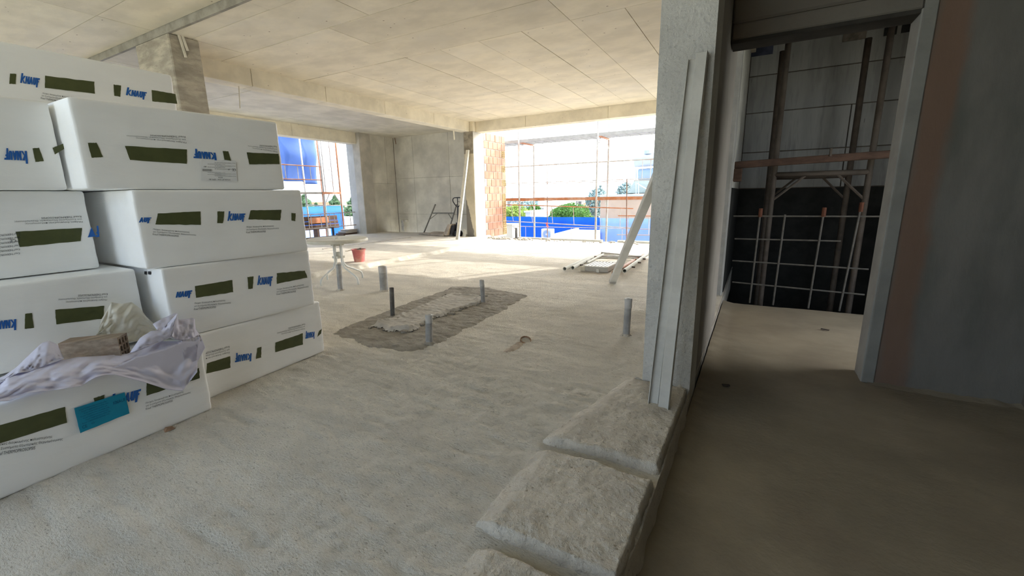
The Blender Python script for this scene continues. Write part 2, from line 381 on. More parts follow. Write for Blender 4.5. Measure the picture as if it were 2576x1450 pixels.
# ------------------------------------------------------------------ ceiling with its formwork panels
ceil = struct(obj('ceiling', MB().box(-11.3,3.6,-2.2,10.45,ZC+.10,ZC+.36), M['gap']), 'cast concrete ceiling with board marks')
g = .006
def panel(x0,x1,y0,y1,z,m='ceil'):
    dz = R.uniform(-.003,.003)
    return obj('ceiling_panel', MB().cbox(x0+g/2,x1-g/2,y0+g/2,y1-g/2,z+dz,z+.03,.002), M[m], ceil)
obj('joint_backing', MB().box(-6.8,-.25,2.86,10.1,ZC+.012,ZC+.11), M['gap'], ceil)
obj('joint_backing', MB().box(-11.2,-7.0,2.86,11.1,ZC+.012,ZC+.11), M['gap'], ceil)
xj = [-6.82,-6.35,-5.77,-5.14,-4.52,-3.90,-3.28,-2.66,-2.03,-1.41,-.79,-.2]
for (y0,y1) in ((5.02,7.55),(7.55,9.98)):
    for a,b in zip(xj[:-1], xj[1:]): panel(a,b,y0,y1,ZC)
for (y0,y1,js) in ((4.37,5.02,(-6.82,-4.50,-2.03,.0)),(3.74,4.37,(-6.82,-4.50,-2.03,.0)),(3.1,3.74,(-6.82,-6.2,-3.84,-1.4,.0)),(2.86,3.1,(-6.2,-4.6,-2.2,.0))):
    for a,b in zip(js[:-1], js[1:]): panel(a,b,y0,y1,ZC)
for ix in range(4):
    for iy in range(4): panel(-11.2+1.05*ix,-11.2+1.05*(ix+1),2.86+2.06*iy,2.86+2.06*(iy+1),ZC,'ceil_grey')
ZN = ZC+.08
obj('joint_backing', MB().box(-11.2,3.5,-2.2,2.86,ZN+.012,ZN+.11), M['gap'], ceil)
for (x0,x1,js) in ((-11.2,-8.8,(-2.2,2.33,2.84)),(-8.8,-6.53,(-2.2,1.1,2.33,2.84)),(-6.53,-4.1,(-2.2,2.33,2.84)),(-4.1,-1.7,(-2.2,2.33,2.84)),(-1.7,.8,(-2.2,-.2,2.33,2.84)),(.8,3.5,(-2.2,-.2,2.84))):
    for a,b in zip(js[:-1], js[1:]): panel(x0,x1,a,b,ZN)
obj('ceiling_step', MB().box(-11.2,.0,2.84,2.872,ZC-.005,ZN+.02), mat('step_face_shade', (.27,.25,.21), .95, .2, 6, .3), ceil)  # shade on the step face is put into this dark colour
# corridor / lobby ceiling (above the dark right-hand part)
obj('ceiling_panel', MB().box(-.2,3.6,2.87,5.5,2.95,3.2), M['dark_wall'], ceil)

# ------------------------------------------------------------------ beams
def beam_panels(name, segs, axis, lo, hi, z0, z1, m):
    root = struct(obj(name, MB().box(*( (lo+.02,hi-.02,segs[0],segs[-1]) if axis=='y' else (segs[0],segs[-1],lo+.02,hi-.02)), z0+.02, z1), M['gap']))
    for a,b in zip(segs[:-1],segs[1:]):
        j = R.uniform(-.003,.003); m_ = MB()
        if axis=='y': m_.cbox(lo+j,hi+j,a+.002,b-.002,z0+j*.5,z1,.006)
        else: m_.cbox(a+.002,b-.002,lo+j,hi+j,z0+j*.5,z1,.006)
        obj('formwork_panel', m_, M[m], root)
    return root
beam_panels('beam_left', (3.17,4.15,5.45,6.85,8.4,9.85), 'y', -7.08, -6.80, 2.835, 3.12, 'beam')
beam_panels('beam_back', (-6.69,-5.2,-3.1,-1.9,-.3), 'x', 9.98, 10.25, 2.83, 3.12, 'beam')
beam_panels('lintel_left', (2.9,5.2,7.4,9.47), 'y', -11.0, -10.68, 2.77, 3.12, 'beam')

# ------------------------------------------------------------------ columns
colL = MB().cbox(-7.03,-6.18,2.84,3.17,0,ZC,.012)
struct(obj('column_left', colL, mat('left_column_concrete', (.40,.36,.29), .9, .22, 4, .6, 30, tint=(.24,.20,.16), tint_scale=2.5, fine=14, stretch=(1,1,3))), 'stained concrete column behind the stack')
mk = lin_mask(-4.3,0,-1.0, -4.3*6.99+1.22, 1.0, .55, 9, (.17,.155,.13))
mcc = mat('centre_column_render', (.50,.44,.32), .9, .1, 3, .3, 40, mask=mk)
cc = struct(obj('column_centre', MB().cbox(-6.99,-6.69,9.83,10.32,0,2.28,.01), mcc), 'beige column with damp patch at its foot')
obj('damp_head', MB().cbox(-6.99,-6.69,9.83,10.32,2.28,2.84,.008), mat('damp_column_head', (.24,.21,.16), .9, .3, 7, .4, 40, tint=(.40,.36,.28), tint_scale=6), cc)
obj('column_head', MB().cbox(-6.84,-6.69,9.86,10.25,2.835,ZC,.004), M['beam'], cc)
obj('whitewashed_side', MB().cbox(-6.694,-6.684,9.84,10.34,.0,2.83,.002), mat('whitewash', (.52,.50,.45), .9, .06, 4, .4, 40, tint=(.40,.375,.33), tint_scale=3), cc)
bc = MB()
def bigcol(u, v):                                                       # front face with chipped foot
    x = lerp(-.512,-.245,u); z = lerp(-.02,3.12,v); d = 0
    return (x, 2.49+.0022*fbm(x*60,z*60,2,2), z)
obj_bc = struct(obj('column_right', MB().cbox(-.512,-.245,2.492,2.80,-.12,3.15,.008), M['column']), 'rough grey concrete column between room and corridor')
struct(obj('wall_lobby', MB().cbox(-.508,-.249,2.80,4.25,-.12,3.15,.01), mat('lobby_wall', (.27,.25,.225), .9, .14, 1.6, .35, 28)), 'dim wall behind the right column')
bc.grid(bigcol, 60, 420); obj('rough_front', bc, M['column'], obj_bc, smooth=True)
ft = MB()
ft.grid(lambda u,v: (lerp(-.585,-.238,u)+.03*nz(u*6,v*4,1)*(1-u), 2.486-.085*(1-v)**1.6*(.5+.9*abs(nz(u*5,3,v*2)))*sstep(0,.2,u), .115*v*(.35+1.1*abs(nz(u*4,1,2)))*sstep(0,.15,u)*(1-.75*sstep(.72,.95,u))-.012+.008*nz(u*22,v*9,1)), 44, 16)
obj('mortar_foot', ft, M['screed_slab'], obj_bc, smooth=True)

# ------------------------------------------------------------------ right-hand corridor, lobby and shaft
def band_mask(N, L, P, noise_n, ramp):
    sx = N.new('ShaderNodeSeparateXYZ'); L.new(P, sx.inputs[0])
    a = N.new('ShaderNodeMath'); a.operation = 'SUBTRACT'; L.new(sx.outputs['X'], a.inputs[0]); a.inputs[1].default_value = .845
    b = N.new('ShaderNodeMath'); b.operation = 'ABSOLUTE'; L.new(a.outputs[0], b.inputs[0])
    c = N.new('ShaderNodeMath'); c.operation = 'MULTIPLY_ADD'; L.new(noise_n(5, 5, .6), c.inputs[0]); c.inputs[1].default_value = -.12; L.new(b.outputs[0], c.inputs[2])
    return _mul(N, L, ramp(c.outputs[0], .05, -.02), .75)
band_mask.colour = (.20,.115,.075)
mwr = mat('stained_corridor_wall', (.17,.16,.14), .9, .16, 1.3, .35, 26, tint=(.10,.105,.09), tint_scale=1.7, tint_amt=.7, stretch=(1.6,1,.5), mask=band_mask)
wr = struct(obj('wall_right', MB().cbox(.72,1.6,3.45,3.66,-.14,3.0,.012), mwr), 'dark corridor wall with brown stains beside the opening')
obj('lit_reveal_face', MB().cbox(.708,.722,3.452,3.655,-.12,2.14,.004), mat('lit_reveal', (.34,.335,.31), .9, .1, 4, .3), wr)  # lighter colour paints in the light falling on this side
obj('edge_strip', MB().cbox(.715,.775,3.438,3.452,-.1,2.3,.004), mat('grey_edge', (.24,.235,.215), .9, .1, 4, .3), wr)
obj('skirting_dirt', MB().grid(lambda u,v:(lerp(.74,1.5,u), 3.45-.06*(1-v)*(1+.6*nz(u*14,2,1)), -.105+.016*v*(1+.7*nz(u*11,5,2))), 40, 4), M['floor_low'], wr, smooth=True)
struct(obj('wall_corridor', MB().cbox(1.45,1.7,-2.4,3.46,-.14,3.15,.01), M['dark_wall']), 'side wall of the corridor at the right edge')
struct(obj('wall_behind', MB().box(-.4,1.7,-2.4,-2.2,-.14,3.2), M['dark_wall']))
M['lintel_shade'] = mat('soffit_shade', (.05,.045,.038), .9, .2, 6, .3)  # near-black colour paints the shade under the lintel
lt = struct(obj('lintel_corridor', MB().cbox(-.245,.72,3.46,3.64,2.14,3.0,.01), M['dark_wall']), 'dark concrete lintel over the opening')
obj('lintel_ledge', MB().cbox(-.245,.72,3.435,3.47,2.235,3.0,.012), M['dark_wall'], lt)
obj('soffit_shade_strip', MB().cbox(-.245,.72,3.462,3.645,2.118,2.142,.003), M['lintel_shade'], lt)  # thin strip added to carry the painted shade under the lintel
# lobby behind; wall with the shaft opening
struct(obj('wall_shaft', MB().cbox(-.55,-.262,5.3,5.5,-.14,3.0,.01).box(1.9,3.6,5.3,5.5,-.14,3.0).box(-.262,1.9,5.3,5.5,2.62,3.0), mat('shaft_wall_edge', (.30,.295,.28), .9, .12, 4, .35, 40)), 'pale edge of the lift shaft wall')
struct(obj('wall_core', MB().box(-.55,-.262,5.5,9.75,-.2,3.12), M['column']))
struct(obj('wall_lobby', MB().box(3.5,3.7,3.6,5.4,-.14,.5).box(3.5,3.7,3.6,5.4,2.4,3.1), M['dark_wall']), 'unseen end wall added to dim the lobby')  # out of view, added to hold back sky light from the lobby
ZB = -3.2
struct(obj('wall_shaft_left', MB().box(-.55,-.262,5.5,7.7,ZB,-.2).box(-.55,-.262,5.5,7.7,3.12,7.0), M['wall']))
struct(obj('wall_shaft_right', MB().box(1.9,2.15,5.5,7.7,1.2,7.0), M['wall']))
struct(obj('wall_shaft_right', MB().box(1.9,2.15,5.5,7.7,ZB,1.2), M['bitumen']))
struct(obj('wall_shaft_left', MB().box(-.3,-.255,5.5,7.5,ZB,1.2), M['bitumen']))
struct(obj('wall_shaft_front', MB().box(-.55,2.15,5.3,5.5,ZB,-.16).box(-.55,2.15,5.3,5.5,3.1,7.0), M['wall']))
sw = struct(obj('wall_shaft_back', MB().box(-.55,2.15,7.52,7.7,ZB,7.0), M['gap']), 'streaked concrete back wall of the lift shaft')
mshaft = mat('streaked_shaft_concrete', (.40,.405,.40), .9, .14, 2.5, .3, 30, tint=(.25,.25,.25), tint_scale=5, tint_amt=.7, stretch=(3,1,.35), spots=(4,.06,(.18,.18,.17)), rnd=.07)
zs = [ZB,-.6,1.2,1.72,2.27,2.77,3.6,4.6,5.8,7.0]
for i,(a,b) in enumerate(zip(zs[:-1],zs[1:])):
    for (x0,x1) in (((-.262,.98),(.98,1.9)) if i in (2,3,6) else ((-.262,1.9),)):
        obj('formwork_panel', MB().cbox(x0+.006,x1-.006,7.49+R.uniform(0,.008),7.53,a+.006,b-.006,.003), M['bitumen'] if b<=1.25 else mshaft, sw)
for (px0,py0,px1,py1,m) in ((1892,114,1944,135,'tarp_deep'),(2123,76,2178,97,'timber_grey'),(2227,62,2255,86,'jack_black'),(2272,52,2299,78,'jack_black')):
    a = at_y(px0,py0,7.48); b = at_y(px1,py1,7.48)
    obj('recess_plate', MB().box(a.x,b.x,7.475,7.50,min(a.z,b.z),max(a.z,b.z)), mat('plate_'+m, {'tarp_deep':(.07,.08,.13),'timber_grey':(.25,.22,.19),'jack_black':(.04,.04,.04)}[m], .8, .3, 9, 0), sw)
struct(obj('floor_shaft', MB().box(-.55,2.15,5.3,7.7,ZB-.2,ZB), M['bitumen']))

# ------------------------------------------------------------------ back left bay walls
def wall_panels(name, x0, x1, y0, y1, zs_, joints, axis, m, label=None):
    root = struct(obj(name, MB().box(x0+.01,x1-.01,y0+.01,y1-.01,zs_[0],zs_[-1]), M['gap']), label)
    for a,b in zip(zs_[:-1],zs_[1:]):
        for c,d in zip(joints[:-1],joints[1:]):
            j = R.uniform(0,.008)
            mb = MB()
            if axis=='x': mb.cbox(c+.003,d-.003,y0-j+.006,y1,a+.002,b-.002,.004)
            else: mb.cbox(x0,x1+j-.006,c+.003,d-.003,a+.002,b-.002,.004)
            obj('formwork_panel', mb, M[m], root)
    return root
wall_panels('wall_back', -10.9, -6.99, 11.0, 11.25, (-.1,.62,1.78,3.12), (-10.66,-9.85,-8.4,-6.99), 'x', 'wall', 'grey back wall of the left bay')
wall_panels('wall_left', -10.9, -10.66, 9.9, 11.0, (-.1,1.62,3.12), (9.9,10.62,11.0), 'y', 'wall')
cw = struct(obj('column_window', MB().cbox(-10.86,-10.56,9.47,9.92,-.1,3.12,.01), mat('window_column', (.46,.43,.37), .9, .14, 2.5, .3, 40, tint=(.36,.34,.3))), 'concrete column beside the left opening')
obj('outer_leaf', MB().cbox(-11.18,-10.86,9.5,9.92,-.1,3.12,.01), M['wall_light'], cw)
struct(obj('wall_far_left', MB().box(-11.1,-10.7,-2.2,3.0,-.1,3.12), M['wall']))
# pipe stub with box in the corner
t = thing('pipe_stub', 'short grey pipe stub at the foot of the back corner', 'pipe', (-10.35,10.85,.05))
obj('riser', MB().pipe((-10.35,10.85,.04),(-10.35,10.85,.42),.045,.038), M['pvc'], t)
obj('clip', MB().cbox(-10.47,-10.22,10.9,11.0,.36,.44,.008), M['wall'], t)

# ------------------------------------------------------------------ brick pier on the far edge
XB, HB = -6.69, .2045
pier = struct(obj('wall_brick', MB().cbox(XB-.2,XB-.012,10.34,11.53,-.05,2.86,.004), M['brick_mortar']), 'orange hollow brick pier, sunlit')
def solid_brick(y0,y1,z0,z1,m='brick'):
    return obj('brick', MB().cbox(XB-.18,XB+R.uniform(-.003,.004),y0,y1,z0,z1,.006), M[m], pier)
def core_brick(y0,y1,z0,z1):                                            # end of a hollow brick: a 3 x 3 comb of cells
    m = MB(); n=3; t_=.016; xf=XB+.002; m.box(XB-.19,XB-.06,y0,y1,z0,z1)
    for k in range(n+1):
        yy=lerp(y0,y1-t_,k/n); m.box(XB-.06,xf,yy,yy+t_,z0,z1)
        zz=lerp(z0,z1-t_,k/n); m.box(XB-.06,xf-.001,y0,y1,zz,zz+t_)
    o = obj('brick', m, M['brick_core'], pier); o['label']='hollow brick end showing yellow cells'; return o
for r_ in range(14):
    z0 = .01+r_*HB; z1 = z0+HB-.014
    y = 10.36 + (.12 if r_%2 else .0); end = 11.30
    if r_%2: solid_brick(10.36,10.465,z0,z1,'brick_mortar')
    while y < end-.02:
        y2 = min(y+.235+R.uniform(-.01,.01), end)
        if R.random() < .12 and r_ > 10: solid_brick(y,y2-.012,z0,z1,'brick_mortar')
        else: solid_brick(y,y2-.012,z0,z1)
        y = y2
    if r_ in (13,) or (r_%2==0 and r_>4): solid_brick(11.31,11.53+R.uniform(-.02,.02),z0,z1)
    else: core_brick(11.31,11.52+R.uniform(-.02,.02),z0,z1)
obj('pier_cap', MB().cbox(XB-.2,XB+.003,10.36,11.50,2.86,3.1,.01), M['beam'], pier)
rb = MB()
for k in range(170):                                                    # mortar crumbs along the far edge
    x = R.uniform(-6.8,-5.2) if k<90 else R.uniform(-6.5,-2.2); y = R.uniform(10.0,10.4) if x>-6.6 else R.uniform(9.4,9.8)
    r_ = R.uniform(.008,.035); rb.cbox(x-r_,x+r_*1.3,y-r_,y+r_,-.01,r_*1.1,r_*.4)
stuff(obj('rubble', rb, M['screed_slab'])); bpy.data.objects['rubble']['label']='mortar crumbs along the far slab edge by the brick pier'; bpy.data.objects['rubble']['category']='rubble'
struct(obj('trim_edge', MB().cbox(-5.7,-3.28,10.36,10.45,-.03,.045,.01).cbox(-2.9,-.3,10.36,10.45,-.03,.05,.01), M['white_board']), 'pale kerb strip at the edge of the slab')
# ------------------------------------------------------------------ wrapped insulation packs
class Face:                                                             # vertical face plane x = x0 + s*(y-y0)
    def __init__(s, y0, x0, y1, x1): s.y0=y0; s.x0=x0; s.k=(x1-x0)/(y1-y0); s.seed=R.random()*50
    def x(s, y): return s.x0+s.k*(y-s.y0)
    def dent(s, y, z):
        a = fbm(y*4+s.seed, z*5, 1, 2); b = nz(y*2.5+z*9+s.seed, z*16-y*5, 3)
        e = math.exp(-abs(z-s.z0)*14)+math.exp(-abs(s.z1-z)*14)
        e2 = math.exp(-abs(y-s.ye)*9)
        return -.004*abs(a) - (.0016+.003*e+.004*e2)*abs(b) - .006*e2*abs(nz(z*22+s.seed,y*6,2)) - .003*max(0,nz(y*3+z*14+s.seed,z*3-y*9,7)-.15)
    def hit(s, px, py, off=0.0015):
        d = ray(px, py); t = (s.x0 - s.k*s.y0)/(d.x - s.k*d.y); p = EYE + d*t
        return Vector((p.x + s.dent(p.y,p.z) + off, p.y, p.z))
def make_pack(name, label, face, y0, y1, z0, z1, depth, ends=True):
    face.z0=z0; face.z1=z1; face.ye=y1
    ym=(y0+y1)/2; xm=face.x(ym)-depth/2
    t = thing('insulation_pack', label, 'pack', (xm,ym,z0), 'wrapped insulation packs')
    hx,hy,hz=depth/2,(y1-y0)/2,(z1-z0)/2; rr=.014
    def surf(p):                                                        # rounded box, wrinkled front
        q=Vector(p); inn=Vector((max(-hx+rr,min(hx-rr,q.x)),max(-hy+rr,min(hy-rr,q.y)),max(-hz+rr,min(hz-rr,q.z))))
        d=(q-inn)
        if d.length>1e-6: q=inn+d.normalized()*rr
        y=q.y+ym; z=q.z+z0+hz; w=max(0,(q.x-hx+.05)/.05)
        return (xm+q.x+face.k*q.y + face.dent(y,z)*min(1,w), y+.003*nz(z*13,q.x*9,y)*(abs(q.y)>hy-.02), z)
    def steps(h, n):
        a=list(np.linspace(-h+rr,h-rr,n)); return [-h,-h+rr*.4]+a+[h-rr*.4,h]
    film = MB(); end = MB()
    ys_, zs_ = steps(hy, 46), steps(hz, 22); xs_=steps(hx,6)
    def patch(mb, A, B, fn):
        n=len(A); mb.add([surf(fn(a,b)) for b in B for a in A],[(j*n+i,j*n+i+1,(j+1)*n+i+1,(j+1)*n+i) for j in range(len(B)-1) for i in range(n-1)])
    patch(film, ys_, zs_, lambda a,b:(hx,a,b)); patch(film, ys_[::-1], zs_, lambda a,b:(-hx,a,b))
    patch(film, xs_, ys_, lambda a,b:(a,b,hz)); patch(film, xs_[::-1], ys_, lambda a,b:(a,b,-hz))
    patch(film, xs_[::-1], zs_, lambda a,b:(a,hy,b)); patch(end, xs_, zs_, lambda a,b:(a,-hy,b))
    obj('film', film, M['film'], t, smooth=True)
    e = obj('foam_end', end, M['foam'], t, smooth=True)
    return t
def r1(x,y): return (x*.33385, 100+y*.33385)
def r2(x,y): return (x*.33385, 460+y*.33385)
def r3(x,y): return (x*.37246, 740+y*.37246)
def r7(x,y): return (x*.22065, 740+y*.22065)
def bil(q, u, v): # q = TL,TR,BR,BL in reading sense ; u right, v up
    tl,tr,br,bl=q
    a=(lerp(bl[0],br[0],u),lerp(bl[1],br[1],u)); b=(lerp(tl[0],tr[0],u),lerp(tl[1],tr[1],u))
    return (lerp(a[0],b[0],v), lerp(a[1],b[1],v))
def stripe(t, face, conv, pts, m='green', name='printed_stripe', wob=.6):
    q=[conv(*p) for p in pts]; sd_=R.random()*90
    mb=MB()
    def f(u,v):
        x,y=bil(q,u,v); ed=1 if (u in (0,1) or v in (0,1)) else 0
        return face.hit(x+wob*ed*nz(v*4+sd_,u*6,1)*1.5, y+wob*ed*nz(u*7,v*3+sd_,2)*1.5)
    mb.grid(f, 26, 10)
    return obj(name, mb, M[m], t)
_glyph = {}
def text_mesh(body, bold=0.0):
    k=(body,bold)
    if k in _glyph: return _glyph[k]
    cu=bpy.data.curves.new('txt','FONT'); cu.body=body; cu.size=1; cu.offset=bold; cu.resolution_u=2; cu.fill_mode='FRONT'
    o=bpy.data.objects.new('txt',cu); COL.objects.link(o); bpy.context.view_layer.update()
    dg=bpy.context.evaluated_depsgraph_get(); me=bpy.data.meshes.new_from_object(o.evaluated_get(dg))
    vs=[(v.co.x,v.co.y) for v in me.vertices]; fs=[tuple(p.vertices) for p in me.polygons]
    bpy.data.objects.remove(o); bpy.data.curves.remove(cu); bpy.data.meshes.remove(me)
    x0=min(v[0] for v in vs); x1=max(v[0] for v in vs); y0=min(v[1] for v in vs); y1=max(v[1] for v in vs)
    _glyph[k]=([((a-x0)/(x1-x0),(b-y0)/(y1-y0)) for a,b in vs],fs)
    return _glyph[k]
def put_text(mb, face, q, body, bold=0.0, off=.002, clip=None, shear=0):
    vs,fs=text_mesh(body,bold)
    out=[face.hit(*bil(q,u+shear*(v-.5),v),off) for u,v in vs]
    if clip: fs=[f for f in fs if all(clip(vs[i][0],vs[i][1]) for i in f)]
    mb.add(out,fs)
# letter strokes of the logo: heavy slanted capitals, the first stem rising and the last one dropping
LOGO=[ [[(.0,0),(.06,1.32),(.135,1.32),(.075,0)],[(.07,.42),(.19,1),(.27,1),(.13,.42)],[(.08,.58),(.15,.58),(.255,0),(.17,0)]],
       [[(.27,0),(.31,1),(.375,1),(.335,0)],[(.31,1),(.375,1),(.455,0),(.39,0)],[(.40,0),(.44,1),(.50,1),(.46,0)]],
       [[(.475,0),(.575,1),(.635,1),(.54,0)],[(.585,1),(.645,1),(.67,0),(.605,0)],[(.53,.22),(.54,.42),(.65,.42),(.65,.22)]],
       [[(.695,.2),(.72,1),(.785,1),(.76,.2)],[(.80,.2),(.825,1),(.89,1),(.865,.2)],[(.695,.22),(.735,0),(.83,0),(.865,.22)]],
       [[(.885,-.3),(.915,1),(.985,1),(.95,-.3)],[(.93,.78),(.935,1),(1.08,1),(1.07,.78)],[(.92,.40),(.925,.6),(1.03,.6),(1.02,.40)]] ]
def logo(t, face, conv, pts, first=0):
    q=[conv(*p) for p in pts]; mb=MB(); k=0
    for L_ in LOGO[first:]:
        for poly in L_:
            mxl=[lerp(poly[0][c],poly[1][c],.5) for c in (0,1)]; mxr=[lerp(poly[3][c],poly[2][c],.5) for c in (0,1)]
            if mxr[0]-mxl[0]<.1: poly=[(poly[0][0]-.012,poly[0][1]),(poly[1][0]-.012,poly[1][1]),(poly[2][0]+.012,poly[2][1]),(poly[3][0]+.012,poly[3][1])]
            n=4
            for i in range(n):
                for j in range(2):
                    def pt(a,b): 
                        p=[lerp(poly[0][c],poly[1][c],a) for c in (0,1)]; r=[lerp(poly[3][c],poly[2][c],a) for c in (0,1)]
                        return face.hit(*bil(q,lerp(p[0],r[0],b),lerp(p[1],r[1],b)),.0016+.00012*k)
                    mb.add([pt(i/n,j/2),pt(i/n,(j+1)/2),pt((i+1)/n,(j+1)/2),pt((i+1)/n,j/2)],[(0,1,2,3)])
            k+=1
    return obj('printed_logo', mb, M['blue'], t)
TXT=("Πλάκες διογκωμένης πολυστερίνης","για Συστήματα Εξωτερικής Θερμομόνωσης","Knauf THERMOPROSOPSIS")
def block(t, face, conv, pts, u1=1.0, u0=0.0):
    q=[conv(*p) for p in pts]; mb=MB()
    for i,(s_,w) in enumerate(zip(TXT,(.84,1.0,.60))):
        v1=1-i*.36; v0=v1-.26
        qq=[bil(q,0,v1),bil(q,w,v1),bil(q,w,v0),bil(q,0,v0)]
        put_text(mb, face, qq, s_, .0, .0018, (lambda u,v,w=w:u0<=u*w<=u1))
    return obj('printed_text', mb, M['ink'], t)

fT=Face(.66,-3.65,1.66,-3.65); fR4=Face(.84,-2.83,1.79,-2.72); fR3=Face(.99,-2.78,1.885,-2.69); fR2=Face(1.04,-2.75,1.93,-2.75); fR1=Face(1.178,-2.731,2.01,-2.809)
fL1=Face(.284,-2.518,1.094,-2.575); fL2=Face(0,-2.9,1,-2.9); fL3=Face(0,-3.08,1,-3.08); fL4=Face(0,-3.0,1,-3.0)
DP=1.15
pR1=make_pack('p','white insulation pack on the floor at the far right foot of the stack',fR1,1.115,2.01,.0,.398,DP)
pL1=make_pack('p','frontmost white insulation pack with cyan label, under the lilac sheet',fL1,.10,1.094,.0,.385,DP+.1)
pR2=make_pack('p','white insulation pack in second layer, right, black marks on its end',fR2,1.04,1.93,.40,.80,DP)
pL2=make_pack('p','white insulation pack behind the brick and cream bag',fL2,-.02,.985,.40,.80,DP)
pR3=make_pack('p','white insulation pack in third layer, end facing the dark gap',fR3,.99,1.885,.802,1.214,DP)
pL3=make_pack('p','white insulation pack left of the dark gap in the third layer',fL3,-.1,.90,.806,1.214,DP)
pR4=make_pack('p','wide white insulation pack with small printed label and barcode, fourth layer',fR4,.84,1.79,1.217,1.638,DP)
pL4=make_pack('p','white insulation pack with crumpled green print, left in the fourth layer',fL4,-.2,.822,1.217,1.63,DP)
pT=make_pack('p','topmost white insulation pack lying on the stack near the ceiling',fT,.5,1.66,1.64,2.02,.55)

# prints, corners in reading order TL TR BR BL
def q_(*a): return a
S=lambda t,f,c,*p: stripe(t,f,c,p)
S(pT,fT,r1,(75,255),(122,258),(118,335),(70,332)); S(pT,fT,r1,(340,270),(710,318),(715,407),(338,362)); S(pT,fT,r1,(855,338),(912,345),(908,430),(862,422)); S(pT,fT,r1,(1143,378),(1322,408),(1336,483),(1148,465))
logo(pT,fT,r1,((155,268),(290,290),(287,345),(153,325))); logo(pT,fT,r1,((952,372),(1095,395),(1092,440),(950,418)))
block(pT,fT,r1,((322,398),(610,440),(590,505),(305,445)))
for pts in (((660,778),(728,777),(775,885),(690,890)),((940,800),(1408,828),(1408,935),(980,907)),((1678,838),(1722,842),(1740,912),(1690,905)),((1858,850),(2103,860),(2108,938),(1880,940))): S(pR4,fR4,r1,*pts)
logo(pR4,fR4,r1,((1638,904),(1470,893),(1465,838),(1622,852)))
block(pR4,fR4,r1,((1405,782),(950,738),(955,708),(1395,726)))
block(pR4,fR4,r1,((2092,852),(1865,815),(1870,786),(2085,800)))
S(pL4,fL4,r1,(245,818),(295,815),(332,915),(268,922)); S(pL4,fL4,r1,(398,815),(480,782),(488,822),(415,865))
logo(pL4,fL4,r1,((215,912),(45,905),(42,838),(200,838)))
S(pL3,fL3,r2,(118,370),(620,340),(608,440),(148,485)); block(pL3,fL3,r2,((625,300),(105,318),(110,268),(612,248)))
logo(pL3,fL3,r2,((890,395),(735,410),(725,345),(880,335)),4); stripe(pL3,fL3,r2,((668,398),(690,335),(722,405),(660,412)),'blue','printed_logo',.1)
S(pR3,fR3,r2,(1190,232),(1510,216),(1513,318),(1172,315)); S(pR3,fR3,r2,(1638,216),(1690,216),(1682,305),(1638,305)); S(pR3,fR3,r2,(1888,208),(2120,204),(2113,283),(1870,276)); S(pR3,fR3,r2,(2195,228),(2228,232),(2225,290),(2197,285))
logo(pR3,fR3,r2,((980,262),(1130,262),(1128,295),(975,305)),2); logo(pR3,fR3,r2,((1718,232),(1838,232),(1838,280),(1715,288)))
block(pR3,fR3,r2,((1155,345),(1480,372),(1475,420),(1150,395))); block(pR3,fR3,r2,((1857,328),(2105,318),(2100,370),(1855,382)))
S(pR2,fR2,r2,(1470,780),(1750,733),(1758,825),(1476,868)); S(pR2,fR2,r2,(1865,712),(1910,706),(1905,798),(1872,803)); S(pR2,fR2,r2,(2087,682),(2298,663),(2318,715),(2085,763))
logo(pR2,fR2,r2,((1290,828),(1438,812),(1435,855),(1285,872)),1); logo(pR2,fR2,r2,((1943,718),(2048,706),(2045,762),(1940,772)))
block(pR2,fR2,r2,((1467,903),(1742,875),(1738,935),(1460,962))); block(pR2,fR2,r2,((2085,800),(2330,755),(2325,812),(2085,848)))
S(pL2,fL2,r2,(190,988),(240,982),(256,1095),(186,1103)); S(pL2,fL2,r2,(415,958),(785,928),(780,1025),(425,1068))
logo(pL2,fL2,r2,((128,1090),(-40,1108),(-45,1045),(120,1028))); block(pL2,fL2,r2,((805,888),(435,910),(440,850),(812,832)))
S(pR1,fR1,r2,(1560,1362),(1735,1308),(1737,1395),(1555,1440)); S(pR1,fR1,r2,(1940,1245),(1970,1237),(1970,1318),(1930,1328)); S(pR1,fR1,r2,(2075,1205),(2282,1135),(2282,1220),(2075,1278)); S(pR1,fR1,r2,(2405,1118),(2428,1100),(2420,1138),(2392,1162))
logo(pR1,fR1,r2,((1898,1330),(1778,1352),(1775,1300),(1895,1285))); logo(pR1,fR1,r2,((2372,1162),(2305,1175),(2303,1132),(2370,1122)))
block(pR1,fR1,r2,((1732,1285),(1400,1375),(1405,1318),(1728,1228)),.55); block(pR1,fR1,r2,((2298,1105),(2085,1155),(2090,1112),(2298,1060)))
S(pL1,fL1,r3,(-60,905),(438,762),(453,870),(-60,1028)); S(pL1,fL1,r3,(632,705),(705,682),(705,715),(640,735)); S(pL1,fL1,r3,(990,600),(1345,500),(1350,570),(990,688))
logo(pL1,fL1,r3,((752,700),(938,645),(934,708),(748,762)))
block(pL1,fL1,r3,((-30,1010),(428,945),(420,1020),(-40,1098))); block(pL1,fL1,r3,((983,732),(1290,640),(1290,692),(985,785)))
